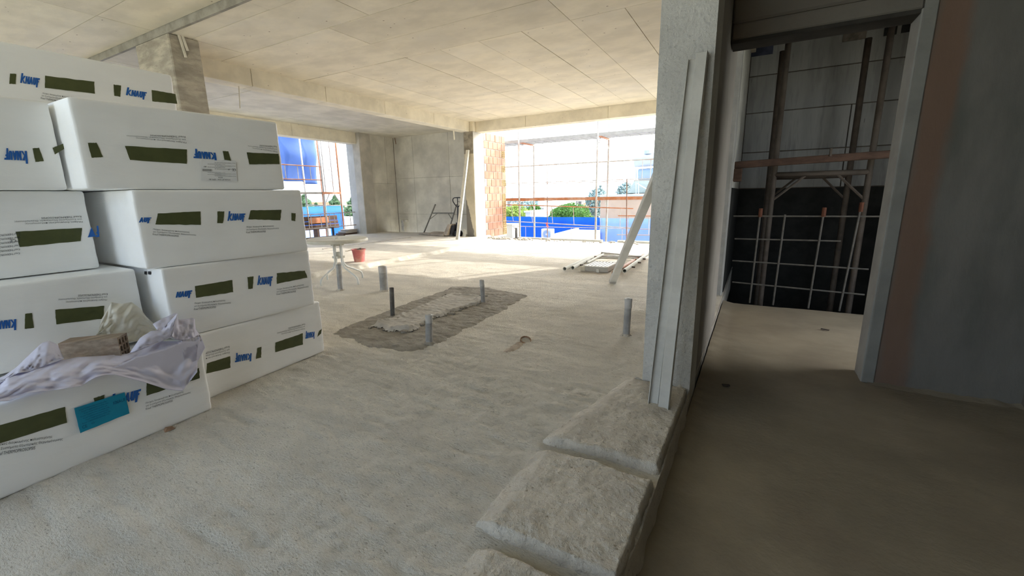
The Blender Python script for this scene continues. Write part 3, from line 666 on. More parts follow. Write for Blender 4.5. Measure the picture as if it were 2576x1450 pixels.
# cyan label with its print, pale label with barcode
t=pL1
lab=stripe(t,fL1,lambda x,y:r3(x,y),((497,770),(838,662),(872,805),(538,938)),'cyan','label_sheet',.5)
for v in lab.data.vertices: v.co.x+=.006
lab['label']='cyan label sheet stuck on the film'
mb=MB(); lq=[r3(*p) for p in ((497,770),(838,662),(872,805),(538,938))]
def lt_(u0,v0,u1,v1,s_): put_text(mb,fL1,[bil(lq,u0,v1),bil(lq,u1,v1),bil(lq,u1,v0),bil(lq,u0,v0)],s_,.0,.0095)
lt_(.74,.62,.98,.76,'KNAUF'); lt_(.06,.12,.16,.24,'CE'); lt_(.25,.16,.31,.24,'O')
for i in range(7): lt_(.08+.04*(i%3),.84-.09*i,.62+.03*(i%2),.89-.09*i,'Knauf THERMOPROSOPSIS 036')
obj('label_print', mb, M['cyan_ink'], lab)
sk=stripe(pR4,fR4,r1,((1785,1068),(1512,1062),(1514,905),(1775,915)),'sticker','pale_label',0)
for v in sk.data.vertices: v.co.x+=.0025
mb=MB(); lq=[r1(*p) for p in ((1785,1068),(1512,1062),(1514,905),(1775,915))]
def lt2(u0,v0,u1,v1,s_): put_text(mb,fR4,[bil(lq,u0,v1),bil(lq,u1,v1),bil(lq,u1,v0),bil(lq,u0,v0)],s_,.0,.0062)
lt2(.2,.90,.78,.97,'KNAUF 036 - EPS 80'); lt2(.40,.80,.52,.86,'EN13163'); lt2(.02,.38,.12,.50,'CE'); lt2(.2,.40,.24,.47,'O'); lt2(.86,.30,.93,.36,'80')
for i in range(9): lt2(.03+.3*(i%2),.70-.075*i if i>3 else .74-.05*i,.62+.2*(i%2),.735-.075*i if i>3 else .765-.05*i,'Knauf THERMOPROSOPSIS EPS 80')
for i in range(22):
    if i%3!=1:
        u=.70+.012*i; put_=[bil(lq,u,.55),bil(lq,u+.007,.55),bil(lq,u+.007,.44),bil(lq,u,.44)]
        mb.add([fR4.hit(*p,.0062) for p in put_],[(0,1,2,3)])
obj('label_print', mb, M['ink'], sk)
mb=MB()
for i in range(6): put_text(mb,fL3,[r2(150,540-30*i),r2(-60,560-30*i),r2(-60,545-30*i),r2(150,525-30*i)],'Knauf THERMOPROSOPSIS',0,.002)
put_text(mb,fL3,[r2(120,448),r2(75,450),r2(75,428),r2(120,426)],'CE',0,.002)
obj('label_print', mb, M['ink'], pL3)
mk_=MB()
for (a,b) in ((1088,1105),(1115,1135)):
    p=[at_y(*r2(x,y),1.036) for x,y in ((a,668),(b,668),(b,694),(a,690))]; mk_.add(p,[(0,1,2,3)])
obj('black_mark', mk_, M['jack_black'], pR2)

# ------------------------------------------------------------------ lilac sheet, bag and brick on the front pack
def at_pack(px,py,off):
    d=ray(px,py); f_=fL1
    t_=(f_.x0+off-f_.k*f_.y0)/(d.x-f_.k*d.y); p=EYE+d*t_
    lim=.010+.05*sstep(.395,.36,p.z)*0
    if p.z<.40 and off<lim:
        t_=(f_.x0+lim-f_.k*f_.y0)/(d.x-f_.k*d.y); p=EYE+d*t_
    return p
def poly_at(pts, u):
    n=len(pts)-1; k=min(n-1,int(u*n)); f=u*n-k
    return (lerp(pts[k][0],pts[k+1][0],f), lerp(pts[k][1],pts[k+1][1],f))
def resample(pts, n=60):
    d=[0]
    for a,b in zip(pts[:-1],pts[1:]): d.append(d[-1]+math.hypot(b[0]-a[0],b[1]-a[1]))
    out=[]
    for i in range(n+1):
        s_=d[-1]*i/n; k=max(j for j in range(len(d)) if d[j]<=s_+1e-9); k=min(k,len(pts)-2)
        f=(s_-d[k])/(d[k+1]-d[k]); out.append((lerp(pts[k][0],pts[k+1][0],f),lerp(pts[k][1],pts[k+1][1],f)))
    return out
CREASE=((6.3,1.7,.1,.35),(3.1,-2.6,.4,.4),(9.7,3.9,.7,.2),(-5.2,4.4,.2,.25),(14.3,-5.1,.6,.13))
sh=MB()
def drape(top, bot, xt, xb, bulge, seed, nu=150, nv=44, fold=.014, foldk=(9,3)):
    A=resample(top,nu); B=resample(bot,nu)
    def f(u,v):
        i=int(round(u*nu)); p=(lerp(A[i][0],B[i][0],v),lerp(A[i][1],B[i][1],v))
        X=lerp(xt,xb,v)+2.55+bulge*math.sin(math.pi*min(1,v*1.1))
        w=nz(u*foldk[0]+seed,v*foldk[1]+u*4,seed); w2=nz(u*foldk[0]*2.3+v*5,v*foldk[1]*2+seed,3)
        cr=0
        for (a_,b_,c_,k_) in CREASE: 
            h_=(u*a_+v*b_+c_+seed*.13+.35*nz(u*4+seed,v*3,c_))%1.0; cr+=k_*(1-abs(2*h_-1))
        X+=fold*(abs(w)*2.0-.3)+fold*.5*w2+fold*1.1*(cr-.5)*min(1,min(u,1-u)*14)
        return at_pack(*r7(*p), X)
    sh.grid(f,nu,nv)
drape([(-90,1040),(0,1010),(80,935),(330,870),(680,760),(900,722),(1200,705),(1450,682),(1580,640),(1830,540),(2245,540)],
      [(-90,1230),(110,1222),(320,1132),(640,1095),(930,1050),(1020,990),(1090,955),(1200,925),(1300,922),(1480,965),(1660,1012),(1900,1090),(2080,1110),(2170,990),(2250,890)],
      -2.66,-2.512,.034,3.0,foldk=(7,2.2))
drape([(-90,1000),(60,930),(200,830),(330,700),(480,560),(560,535),(650,575),(725,735)],[(-90,1060),(60,985),(200,905),(330,885),(480,830),(560,800),(650,770),(728,738)],-2.72,-2.63,.02,9.0,40,14,.008)
drape([(1480,672),(1600,500),(1720,425),(1840,415),(2030,212)],[(1560,655),(1700,600),(1830,545),(1960,492),(1995,310)],-2.60,-2.575,.012,14.0,30,10,.006)
drape([(1740,345),(1850,280),(2020,215),(2030,300),(2215,272),(2228,400),(2290,490)],[(1840,480),(1960,500),(2000,520),(2060,535),(2130,530),(2200,540),(2245,640)],-2.68,-2.60,.01,20.0,30,12,.01)
drape([(2060,530),(2290,480),(2340,610)],[(2120,900),(2180,985),(2262,750)],-2.60,-2.545,.012,24.0,24,14,.006)
so=obj('plastic_sheet', sh, M['sheet'], smooth=True, loc=(-2.6,.65,.385))
md=so.modifiers.new('thick','SOLIDIFY'); md.thickness=.0012
tag(so,'crumpled lilac plastic sheet draped over the front pack around the brick','plastic sheet')
bgm=MB()
btop=[(1120,445),(1150,300),(1225,175),(1270,95),(1390,112),(1500,92),(1600,165),(1665,255),(1760,345),(1800,430)]
bbot=[(1090,470),(1180,500),(1250,520),(1320,540),(1400,545),(1480,545),(1560,540),(1640,520),(1720,500),(1810,470)]
A_=resample(btop,70); B_=resample(bbot,70)
def bagf(side):
    def f(u,v):
        i=int(round(u*70)); p=(lerp(A_[i][0],B_[i][0],v),lerp(A_[i][1],B_[i][1],v))
        bul=math.sin(math.pi*u)**.6*math.sin(math.pi*min(1,.12+v*.9))**.7
        cr=abs(nz(u*5+v*3,v*4,1))*1.2+.45*(1-abs(2*((u*7+v*2.3+.5*nz(u*4,v*4,3))%1)-1))
        X=-2.845+side*bul*.042+(cr-.35)*.026*side
        q=at_x(*r7(*p),max(X,-2.888)); q.z=max(q.z,.388); return q
    return f
bgm.grid(bagf(1),70,34); bgm.grid(bagf(-1),70,34)
cb=at_x(*r7(1440,300),-2.80)
bo=obj('plastic_bag', bgm, M['bag'], smooth=True, loc=(cb.x,cb.y,.385)); tag(bo,'crumpled cream translucent plastic bag behind the loose brick','bag')
# loose hollow brick: length axis from the comb end towards the left
pe=at_x(*r7(1375,690),-2.635); pl=at_x(*r7(700,725),-2.785); ztop=pe.z+.084; pe.z=pl.z=.393
ax=(pl-pe); Lb=(pl-pe).length; ax=ax.normalized(); side=Vector((-ax.y,ax.x,0)); 
if side.x>0: side=-side
bt=thing('loose_brick','dusty hollow clay brick lying on the lilac sheet','brick',tuple((pe+ax*Lb/2)))
hb_=ztop-.393; wb=.09
def bp(a,b,c): return pe+ax*a+side*b+Vector((0,0,c))
def obox(m,a0,a1,b0,b1,c0,c1):
    m.add([bp(a,b,c) for c in (c0,c1) for a,b in ((a0,b0),(a1,b0),(a1,b1),(a0,b1))],[(0,3,2,1),(4,5,6,7),(0,1,5,4),(1,2,6,5),(2,3,7,6),(3,0,4,7)])
m1=MB(); obox(m1,.05,Lb,0,wb,0,hb_); obj('body',m1,M['brick_old'],bt)
m2=MB(); th_=.011
for k in range(4):
    b=lerp(0,wb-th_,k/3); obox(m2,0,.051,b,b+th_,0,hb_); c=lerp(0,hb_-th_,k/3); obox(m2,.0004,.051,.0003,wb-.0003,c+.0003,c+th_-.0003)
obj('cell_end',m2,M['brick_old'],bt)
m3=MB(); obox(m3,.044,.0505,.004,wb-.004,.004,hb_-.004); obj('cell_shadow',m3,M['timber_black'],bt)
# ------------------------------------------------------------------ straightedges on the right column
def board(name, label, cat, p0, p1, w, h, m, up, group=None):
    o=obj(name, MB().bar(p0,p1,w,h,up,.003), M[m], loc=p0); return tag(o,label,cat,group)
e1=thing('straightedge','left one of two dusty straightedge bars leaning on the right column','straightedge',(-.392,2.214,0))
obj('bar',MB().bar((-.392,2.214,.008),(-.338,2.47,1.80),.05,.018,(0,-1,.1),.003),M['alu'],e1); obj('rib',MB().bar((-.415,2.20,.008),(-.361,2.457,1.80),.004,.03,(0,-1,.1)),M['alu'],e1)
e2=thing('straightedge','right and taller of two dusty straightedge bars leaning on the right column','straightedge',(-.334,2.19,0))
obj('bar',MB().bar((-.334,2.192,.008),(-.300,2.468,1.825),.056,.026,(0,-1,.1),.003),M['alu'],e2); obj('rib',MB().bar((-.311,2.18,.008),(-.277,2.455,1.825),.004,.034,(0,-1,.1)),M['alu'],e2)
pb=thing('batten','long white rectangular batten leaning behind the right column','batten',(-1.58,5.47,0))
obj('shaft',MB().bar((-1.58,5.49,.012),(-.555,3.69,1.74),.052,.085,(1,.57,0),.004),M['white_board'],pb)
obj('worn_tip',MB().bar((-1.583,5.495,.004),(-1.56,5.455,.045),.0535,.0865,(1,.57,0),.004),M['alu'],pb)
ck=thing('plank','pale narrow plank leaning against the centre column','plank',(-6.73,9.02,.05))
obj('board',MB().bar((-6.73,9.02,.058),(-6.84,9.80,2.37),.10,.03,(.2,-1,.2),.004),M['plaster_strip'],ck)
obj('edge',MB().bar((-6.687,9.00,.058),(-6.797,9.78,2.37),.012,.034,(.2,-1,.2),.002),M['white_board'],ck)

# ------------------------------------------------------------------ drain pipes standing in the screed
def drain(label,b,top,r,m,taped):
    x,y=b; t=thing('drain_pipe',label,'pipe',(x,y,0)); lean=Vector((R.uniform(-.012,.012),R.uniform(-.012,.012),0))
    p0=Vector((x,y,-.03)); p1=Vector((x,y,top))+lean
    obj('pipe',MB().pipe(p0,p1,r,r*.86,20),M[m],t,smooth=False)
    obj('inside',MB().tube([p0,p0+(p1-p0)*.8],r*.87,12),M['pvc_dark'],t)
    sk=MB()
    sk.grid(lambda u,v:(x+(r+.022*v*(1+nz(u*9,x,2)))*math.cos(u*6.2832), y+(r+.022*v*(1+nz(u*9,x,2)))*math.sin(u*6.2832), .022*(1-v)+.004*nz(u*12,v,x)),18,3)
    obj('mortar_collar',sk,M['mortar_wet' if m=='pvc_dark' or taped==2 else 'screed_slab'],t,smooth=True)
    if taped:
        c=MB(); h0=top-(.075 if taped==1 else .06)
        def f(u,v):
            a=u*6.2832; k=1.06+.05*nz(math.cos(a)*3,math.sin(a)*3,v*4+x); 
            if v>.85: k*=1-(v-.85)/.15*.98
            return (x+lean.x+r*k*math.cos(a), y+lean.y+r*k*math.sin(a), lerp(h0,top+.006,min(1,v/.85))+.003*nz(u*8,v*3,y))
        c.grid(f,24,10); o=obj('tape_cap',c,M['tape'],t,smooth=True); o['label']='pale tape over the mouth'
    return t
drain('slim grey drain pipe standing under the round white table',(-4.571,3.587),.335,.033,'pvc',0)
drain('thickest grey drain pipe with a taped mouth, right of the table',(-4.012,3.797),.315,.05,'pvc',1)
drain('dark open drain pipe at the left of the damp mortar patch',(-3.03,2.948),.297,.022,'pvc_dark',0)
drain('taped drain pipe at the far end of the damp mortar patch',(-2.515,3.792),.262,.024,'pvc',2)
drain('taped drain pipe at the near edge of the damp mortar patch',(-2.194,2.501),.240,.027,'pvc',2)
drain('dusty drain pipe standing alone near the right column',(-.85,3.406),.318,.028,'pvc',1)
bpy.context.view_layer.update()

# ------------------------------------------------------------------ damp mortar patch
outer=[(-3.13,2.325),(-2.60,2.24),(-2.161,2.31),(-2.131,2.624),(-2.17,3.4),(-2.258,4.345),(-2.944,4.522),(-3.374,4.377),(-3.30,3.8),(-3.267,3.245),(-3.22,2.8)]
inner=[(-2.952,2.607),(-2.968,2.916),(-3.031,3.359),(-3.107,3.991),(-2.704,4.044),(-2.543,3.785),(-2.597,3.322),(-2.599,2.977),(-2.514,2.644),(-2.712,2.595)]
def inpoly(p,x,y):
    c=False; n=len(p)
    for i in range(n):
        (x0,y0),(x1,y1)=p[i],p[(i+1)%n]
        if (y0>y)!=(y1>y) and x<(x1-x0)*(y-y0)/(y1-y0)+x0: c=not c
    return c
def pdist(p,x,y):
    b=9
    for i in range(len(p)):
        (x0,y0),(x1,y1)=p[i],p[(i+1)%len(p)]; dx,dy=x1-x0,y1-y0; t_=max(0,min(1,((x-x0)*dx+(y-y0)*dy)/(dx*dx+dy*dy)))
        b=min(b,math.hypot(x-x0-t_*dx,y-y0-t_*dy))
    return b
def patch_mesh(poly,zfn,st,wob):
    m=MB(); X0=min(p[0] for p in poly)-.1; X1=max(p[0] for p in poly)+.1; Y0=min(p[1] for p in poly)-.1; Y1=max(p[1] for p in poly)+.1
    nx_=int((X1-X0)/st); ny_=int((Y1-Y0)/st); idx={}; vs=[]
    ins={}
    for j in range(ny_+1):
        for i in range(nx_+1):
            x=X0+i*st; y=Y0+j*st; w=wob*fbm(x*9,y*9,3,3)
            d=pdist(poly,x,y)*(1 if inpoly(poly,x,y) else -1)+w; ins[(i,j)]=d
            idx[(i,j)]=len(vs); vs.append((x,y,zfn(x,y,d)))
    fs=[(idx[(i,j)],idx[(i+1,j)],idx[(i+1,j+1)],idx[(i,j+1)]) for j in range(ny_) for i in range(nx_) if max(ins[(i,j)],ins[(i+1,j)],ins[(i+1,j+1)],ins[(i,j+1)])>0]
    used=sorted({k for f in fs for k in f}); mp_={k:n for n,k in enumerate(used)}
    m.v=[vs[k] for k in used]; m.f=[tuple(mp_[k] for k in f) for f in fs]; return m
mp1=patch_mesh(outer,lambda x,y,d: floor_h(x,y)+max(-.01,min(.006,d*.25))+.004*sstep(0,.05,d)*(1+nz(x*3,y*26,2)+.8*fbm(x*18,y*22,3,2)),.016,.035)
mo=obj('mortar_patch',mp1,M['mortar_wet'],smooth=True,loc=(-2.7,3.3,0)); tag(mo,'dark damp mortar patch trowelled on the floor between the pipes','mortar')
def zin(x,y,d):
    rim=math.exp(-((d-.03)/.025)**2); return floor_h(x,y)+.012+.016*sstep(-.02,.04,d)+.022*rim*(.5+abs(fbm(x*11,y*11,2,3)))*(1.6 if y<2.75 else .8)+.003*fbm(x*20,y*20,1,2)
mi=obj('fresh_mortar',patch_mesh(inner,zin,.012,.03),M['mortar_dry'],mo,smooth=True)
sc=MB()
for k in range(60):
    i=R.randrange(len(inner)); a=inner[i]; b=inner[(i+1)%len(inner)]; u=R.random(); x=lerp(a[0],b[0],u)+R.uniform(-.05,.05); y=lerp(a[1],b[1],u)+R.uniform(-.05,.05); r_=R.uniform(.006,.022)
    z=floor_h(x,y)+.012; sc.cbox(x-r_,x+r_*1.4,y-r_,y+r_,z-.01,z+r_,r_*.4)
stuff(obj('mortar_lumps',sc,M['mortar_wet'],mo))
kc=thing('buried_pipe','brown ring of a buried pipe in the floor, trail in front','pipe cap',(-1.543,2.919,.0))
obj('ring',MB().pipe((-1.543,2.919,-.03),(-1.528,2.905,.016),.045,.039,16),M['chip'],kc); obj('plug',MB().tube([(-1.543,2.919,-.03),(-1.533,2.91,.008)],.037,14),M['screed_slab'],kc)
obj('trail',MB().grid(lambda u,v:(lerp(-1.58,-1.50,u)+.03*nz(v*3,1,1),lerp(2.60,2.88,v),floor_h(lerp(-1.58,-1.50,u),lerp(2.60,2.88,v))+.008*math.sin(math.pi*u)*math.sin(math.pi*v)-.001),10,20),M['rubbish_dust'],kc,smooth=True)

# ------------------------------------------------------------------ round table and bucket
TC=(-5.025,3.965,0); t=thing('round_table','round dirty white plastic table with splayed metal legs','table',TC)
rt=.405; zt=.622
obj('tabletop',MB().lathe([(0.0,zt),(.02,zt),(rt-.02,zt),(rt,zt-.01),(rt+.006,zt-.025),(rt+.004,zt-.045),(rt-.012,zt-.05),(rt-.02,zt-.02),(.0,zt-.018)],(TC[0],TC[1],0),48),M['white_plastic'],t,smooth=False)
obj('parasol_hole',MB().tube([(TC[0],TC[1],zt-.016),(TC[0],TC[1],zt+.002)],.02,14),M['pvc_dark'],t)
for k in range(6):
    a=k*math.pi/3+.3; obj('groove',MB().bar((TC[0]+.06*math.cos(a),TC[1]+.06*math.sin(a),zt+.0005),(TC[0]+.36*math.cos(a),TC[1]+.36*math.sin(a),zt+.0005),.006,.002),M['alu'],t)
feet=[at_z(760+x*.11724,570+y*.11724,0) for x,y in ((415,1285),(1210,1250),(1300,1105),(545,1145))]
for i,fpt in enumerate(feet):
    d=Vector((fpt.x-TC[0],fpt.y-TC[1],0)); dn=d.normalized(); c=Vector(TC)
    ang=math.atan2(dn.y,dn.x)
    q=c+dn*.062
    pts=[q+Vector((0,0,zt-.05)),q+Vector((0,0,.42)),q+Vector((0,0,.30)),q+dn*.015+Vector((0,0,.26)),c+d*.30+Vector((0,0,.215)),c+d*.86+Vector((0,0,.118)),c+d*.96+Vector((0,0,.09)),c+d+Vector((0,0,.05)),c+d+Vector((0,0,.0))]
    obj('leg',MB().tube(pts,.0125,8),M['white_paint'],t,smooth=True)
obj('collar',MB().box(TC[0]-.058,TC[0]+.058,TC[1]-.058,TC[1]+.058,.345,.375),M['white_plastic'],t)
obj('collar',MB().box(TC[0]-.06,TC[0]+.06,TC[1]-.06,TC[1]+.06,.52,.55),M['white_plastic'],t)
obj('parasol_socket',MB().pipe((TC[0],TC[1],.36),(TC[0]+.004,TC[1],.43),.03,.024),M['white_plastic'],t)
bz=.055; bp_=at_z(760+1235*.11724,570+768*.11724,bz); BC=(bp_.x,bp_.y,bz)
t=thing('bucket','dusty red plastic bucket with scraps inside, behind the table','bucket',BC)
obj('shell',MB().lathe([(0,.004),(.085,.0),(.112,.215),(.122,.217),(.122,.232),(.110,.232),(.083,.01),(0,.01)],BC,32),M['red_plastic'],t,smooth=False)
wv=MB()
for k in range(14):
    a=R.random()*6.28; r_=R.random()*.07; z=R.uniform(.17,.25); wv.bar((BC[0]+r_*math.cos(a),BC[1]+r_*math.sin(a),BC[2]+z-.06),(BC[0]+r_*1.25*math.cos(a+.5),BC[1]+r_*1.25*math.sin(a+.5),BC[2]+z),.035,.012)
wv.tube([(BC[0],BC[1],BC[2]+.14),(BC[0],BC[1],BC[2]+.18)],.098,16)
stuff(obj('scraps',wv,M['rubbish'],t))
hp=[Vector((BC[0]-.12,BC[1]-.02,BC[2]+.222)),Vector((BC[0]-.15,BC[1]-.03,BC[2]+.215)),Vector((BC[0]-.175,BC[1]-.09,BC[2]+.20)),Vector((BC[0]-.17,BC[1]-.14,BC[2]+.205))]
obj('handle',MB().tube(hp,.008,6),M['white_plastic'],t)

# ------------------------------------------------------------------ left bay: bar on floor, frame and pallet jack by the wall
pa=at_z(812,628,.066); pb_=at_z(1033,598,.066)
tag(obj('steel_bar',MB().bar(pa,pb_,.05,.025),M['timber_grey'],loc=pa),'long grey bar lying on the left bay floor','bar')
def frame(label,fl_,fr_,tl,tr,bar_z,m='scaff',name='scaffold_frame',cat='frame',top=False,arch=False,r=.021):
    fl_,fr_,tl,tr=[Vector(p) for p in (fl_,fr_,tl,tr)]
    t=thing(name,label,cat,tuple((fl_+fr_)/2))
    obj('leg',MB().pipe(fl_,tl,r,r*.8,10),M[m],t); obj('leg',MB().pipe(fr_,tr,r,r*.8,10),M[m],t)
    a=fl_.lerp(tl,bar_z); b=fr_.lerp(tr,bar_z); obj('crossbar',MB().tube([a,b],r*.85,8),M[m],t)
    k=.22
    for (p,q_,e) in ((a,b,fl_.lerp(tl,bar_z-k)),(b,a,fr_.lerp(tr,bar_z-k))):
        obj('brace',MB().tube([e,p.lerp(q_,.27)],r*.5,6),M[m],t)
    return t,a,b
frame('grey trestle frame leaning on the back wall of the left bay',(-8.83,10.12,.06),(-8.17,10.48,.06),(-8.71,10.62,.94),(-7.89,10.62,.94),.70,m='trestle')
J=thing('pallet_jack','old pallet truck with a black loop handle beside the back wall','pallet jack',(-7.75,9.65,.05))
tip=Vector((-8.72,9.86,.05)); heel=Vector((-7.35,9.58,.05)); jd=(heel-tip).normalized(); js=Vector((-jd.y,jd.x,0))
for s_ in (0,.42):
    p0=tip+js*s_; obj('fork',MB().add([p0+js*a+jd*b+Vector((0,0,c)) for (a,b,c) in ((-.07,0,.03),(.07,0,.03),(.07,1.15,.03),(-.07,1.15,.03),(-.05,.0,.05),(.05,.0,.05),(.07,.14,.085),(-.07,.14,.085),(.07,1.15,.085),(-.07,1.15,.085))],[(0,3,2,1),(4,5,6,7),(7,6,8,9),(0,1,5,4),(1,2,8,6,5),(2,3,9,8),(3,0,4,7,9)]),M['jack_beige'],J)
    q=tip+js*s_+jd*.16; obj('roller',MB().tube([q-js*.03+Vector((0,0,.03)),q+js*.03+Vector((0,0,.03))],.03,12),M['jack_black'],J)
bk=tip+jd*1.15+js*.21
def jb(a,b,c): return bk+jd*a+js*b+Vector((0,0,c))
obj('carriage',MB().add([jb(*p) for p in ((-.06,-.26,.05),(.10,-.26,.05),(.10,.26,.05),(-.06,.26,.05),(.10,-.19,.36),(.19,-.19,.36),(.19,.19,.36),(.10,.19,.36))],[(0,3,2,1),(4,5,6,7),(0,1,5,4),(1,2,6,5),(2,3,7,6),(3,0,4,7)]),M['jack_beige'],J)
obj('battery_box',MB().add([jb(*p) for p in ((.10,-.16,.06),(.22,-.16,.06),(.22,.16,.06),(.10,.16,.06),(.19,-.14,.33),(.25,-.14,.33),(.25,.14,.33),(.19,.14,.33))],[(0,3,2,1),(4,5,6,7),(0,1,5,4),(1,2,6,5),(2,3,7,6),(3,0,4,7)]),M['jack_black'],J)
obj('pump',MB().tube([jb(.30,0,.06),jb(.30,0,.40)],.055,14),M['jack_black'],J)
for s_ in (-.07,.07): obj('steer_wheel',MB().tube([jb(.30,s_-.025,.09),jb(.30,s_+.025,.09)],.09,18),M['jack_black'],J)
obj('tiller',MB().tube([jb(.31,0,.38),jb(.33,0,.85)],.02,8),M['jack_black'],J)
h0=jb(.33,0,.82); hv=js*0+Vector((1,-.15,0)).normalized()
loop=[h0+hv*x+Vector((0,0,z)) for x,z in ((0,0),(-.10,.07),(-.175,.155),(-.185,.205),(-.16,.245),(-.11,.262),(0,.266),(.11,.262),(.16,.245),(.185,.205),(.175,.155),(.10,.07),(0,0))]
obj('handle_loop',MB().tube(loop,.014,8),M['jack_black'],J,smooth=True)
obj('lever',MB().tube([h0+Vector((0,0,.27)),h0+Vector((0,0,.0))],.014,6).tube([h0+hv*.01+Vector((0,0,.17)),h0+hv*.09+Vector((0,0,.14))],.006,6),M['jack_black'],J)
fb=at_z(1169,590,.05); 
tag(obj('cardboard_scrap',MB().add([(-7.13,9.78,.052),(-6.98,9.72,.052),(-7.10,9.83,.27),(-7.02,9.81,.25),(-7.125,9.79,.052),(-6.975,9.73,.052),(-7.095,9.84,.27),(-7.015,9.82,.25)],[(0,1,3,2),(4,6,7,5),(0,2,6,4),(1,5,7,3),(2,3,7,6),(0,4,5,1)]),M['plaster_strip'],loc=(-7.05,9.78,.05)),'pale board scrap standing at the foot of the centre column','scrap')

# ------------------------------------------------------------------ frames and step lying on the floor at the right
def lying(label,a0,a1,b0,b1,top,z,m,arch):
    a0,a1,b0,b1=[Vector((p[0],p[1],z)) for p in (a0,a1,b0,b1)]
    t=thing('scaffold_frame',label,'frame',tuple(((a0+b0)/2).to_tuple()[:2])+(0,))
    obj('leg',MB().pipe(a0,a1,.03,.024,12),M[m[0]],t,smooth=False); obj('leg',MB().pipe(b0,b1,.03,.024,12),M[m[1]],t,smooth=False)
    obj('crossbar',MB().bar(a0.lerp(a1,top),b0.lerp(b1,top),.045,.05),M['scaff'],t)
    c0=a0.lerp(a1,top-.12); c1=b0.lerp(b1,top-.12); dy=(a1-a0).normalized()
    obj('arch',MB().tube([c0-dy*.12,c0.lerp(c1,.14)+dy*.05,c0.lerp(c1,.3)+dy*.14,c0.lerp(c1,.7)+dy*.14,c0.lerp(c1,.86)+dy*.05,c1-dy*.12],.014,8),M['white_board'],t,smooth=True)
    for p0,p1 in ((a0,a1),(b0,b1)):
        for k in (.2,.45,.68):
            q=p0.lerp(p1,k); obj('lug',MB().cbox(q.x+.02,q.x+.075,q.y-.012,q.y+.012,z-.01,z+.012,.003),M['scaff_dark'],t)
    return t
lying('whitish scaffold frame lying flat, outer left leg, right of the sunny patch',(-2.461,5.969),(-2.54,8.24),(-1.701,5.953),(-1.713,7.93),.86,.055,('white_board','scaff_red'),1)
lying('second scaffold frame lying inside the first one on the floor',(-2.318,5.936),(-2.42,7.41),(-1.554,5.983),(-1.638,7.846),.80,.085,('white_board','white_board'),1)
st=thing('step_platform','grey slatted step platform lying between the scaffold frames','platform',(-2.03,6.42,0))
for k in range(7):
    x=lerp(-2.20,-1.89,k/6); obj('slat',MB().cbox(x-.017,x+.017,6.20,6.66,.075,.09,.003),M['white_paint'],st)
for x in (-2.225,-1.862): obj('side_rail',MB().cbox(x-.018,x+.018,6.17,6.69,.02,.092,.005),M['alu'],st)
obj('front_rail',MB().cbox(-2.24,-1.845,6.15,6.20,.012,.088,.006),M['alu'],st); obj('back_rail',MB().cbox(-2.24,-1.845,6.66,6.70,.03,.092,.006),M['alu'],st)
obj('corner_block',MB().cbox(-2.27,-2.20,6.135,6.20,.008,.085,.008),M['plaster_strip'],st); obj('foot',MB().cbox(-2.02,-1.975,6.13,6.16,.005,.055,.005),M['white_paint'],st)
tag(obj('white_strut',MB().bar((-2.25,6.40,.10),(-2.275,7.29,.125),.045,.02,(0,0,1),.003),M['white_board'],loc=(-2.25,6.8,.1)),'white flat strut lying across the scaffold frames','strut')

# ------------------------------------------------------------------ small things
cp=at_z(425,1078,.01); m=MB(); m.add([(cp.x-.015,cp.y-.02,.0),(cp.x+.012,cp.y-.025,.0),(cp.x+.016,cp.y+.022,.002),(cp.x-.01,cp.y+.02,.0),(cp.x-.008,cp.y-.012,.02),(cp.x+.006,cp.y-.01,.017),(cp.x+.006,cp.y+.012,.019),(cp.x-.004,cp.y+.012,.014)],[(0,3,2,1),(4,5,6,7),(0,1,5,4),(1,2,6,5),(2,3,7,6),(3,0,4,7)])
tag(obj('brick_chip',m,M['chip'],loc=(cp.x,cp.y,0)),'small brown brick chip at the foot of the front pack','chip')
fp=at_z(1826,970,-.09); m=MB().bar((fp.x-.02,fp.y-.012,-.086),(fp.x+.022,fp.y+.008,-.088),.02,.008,(0,0,1),.002)
tag(obj('dark_flake',m,M['timber_black'],loc=(fp.x,fp.y,-.1)),'dark flake lying on the corridor floor near the column','flake')
fp=at_z(2075,829,-.09); tag(obj('dark_flake',MB().bar((fp.x-.03,fp.y,-.088),(fp.x+.03,fp.y-.02,-.088),.02,.008,(0,0,1),.002),M['timber_black'],loc=(fp.x,fp.y,-.1)),'dark flake lying on the pale lobby floor before the shaft','flake')
def hang(label,p0,p1,w,m='plaster_strip',th=.006):
    o=obj('hanging_batten',MB().bar(p0,p1,w,th,(-.5,1,0),.001),M[m],loc=p0); tag(o,label,'batten'); return o
a=at_x(601,218,-6.94); b=at_x(604,273,-6.94); hang('thin pale batten hanging from the left beam',(a.x,a.y,2.84),(b.x,b.y,b.z),.016)
a=at_x(1141,327,-6.95); b=at_x(1143,352,-6.95); hang('short pale strip hanging from the beam by the centre column',(a.x,a.y,2.85),(b.x,b.y,b.z),.035)
sx=thing('nailed_slats','two pale slats nailed slanting on the left column head','slats',(-6.17,2.9,2.95))
for (u0,v0,u1,v1,w) in ((449,85,468,145,.028),(456,84,472,128,.03)):
    a=at_x(u0,v0,-6.165); b=at_x(u1,v1,-6.165); obj('slat',MB().bar(a,b,w,.014,(1,0,0),.002),M['plaster_strip'],sx)
wires=((658,197),(833,331),(904,340),(993,347))
for i,(x,y) in enumerate(wires):
    z=2.80 if i else 2.95; a=at_z(x,y,3.085)
    if i==0: continue
    b=at_y(x+3,y+16,a.y); tag(obj('rebar_stub',MB().tube([a,(b.x,b.y,b.z)],.011,6),M['rust'],loc=a),'bent rebar stub '+('over the left opening','at the window column head','in the back corner of the left bay')[i-1]+' under the ceiling','rebar')

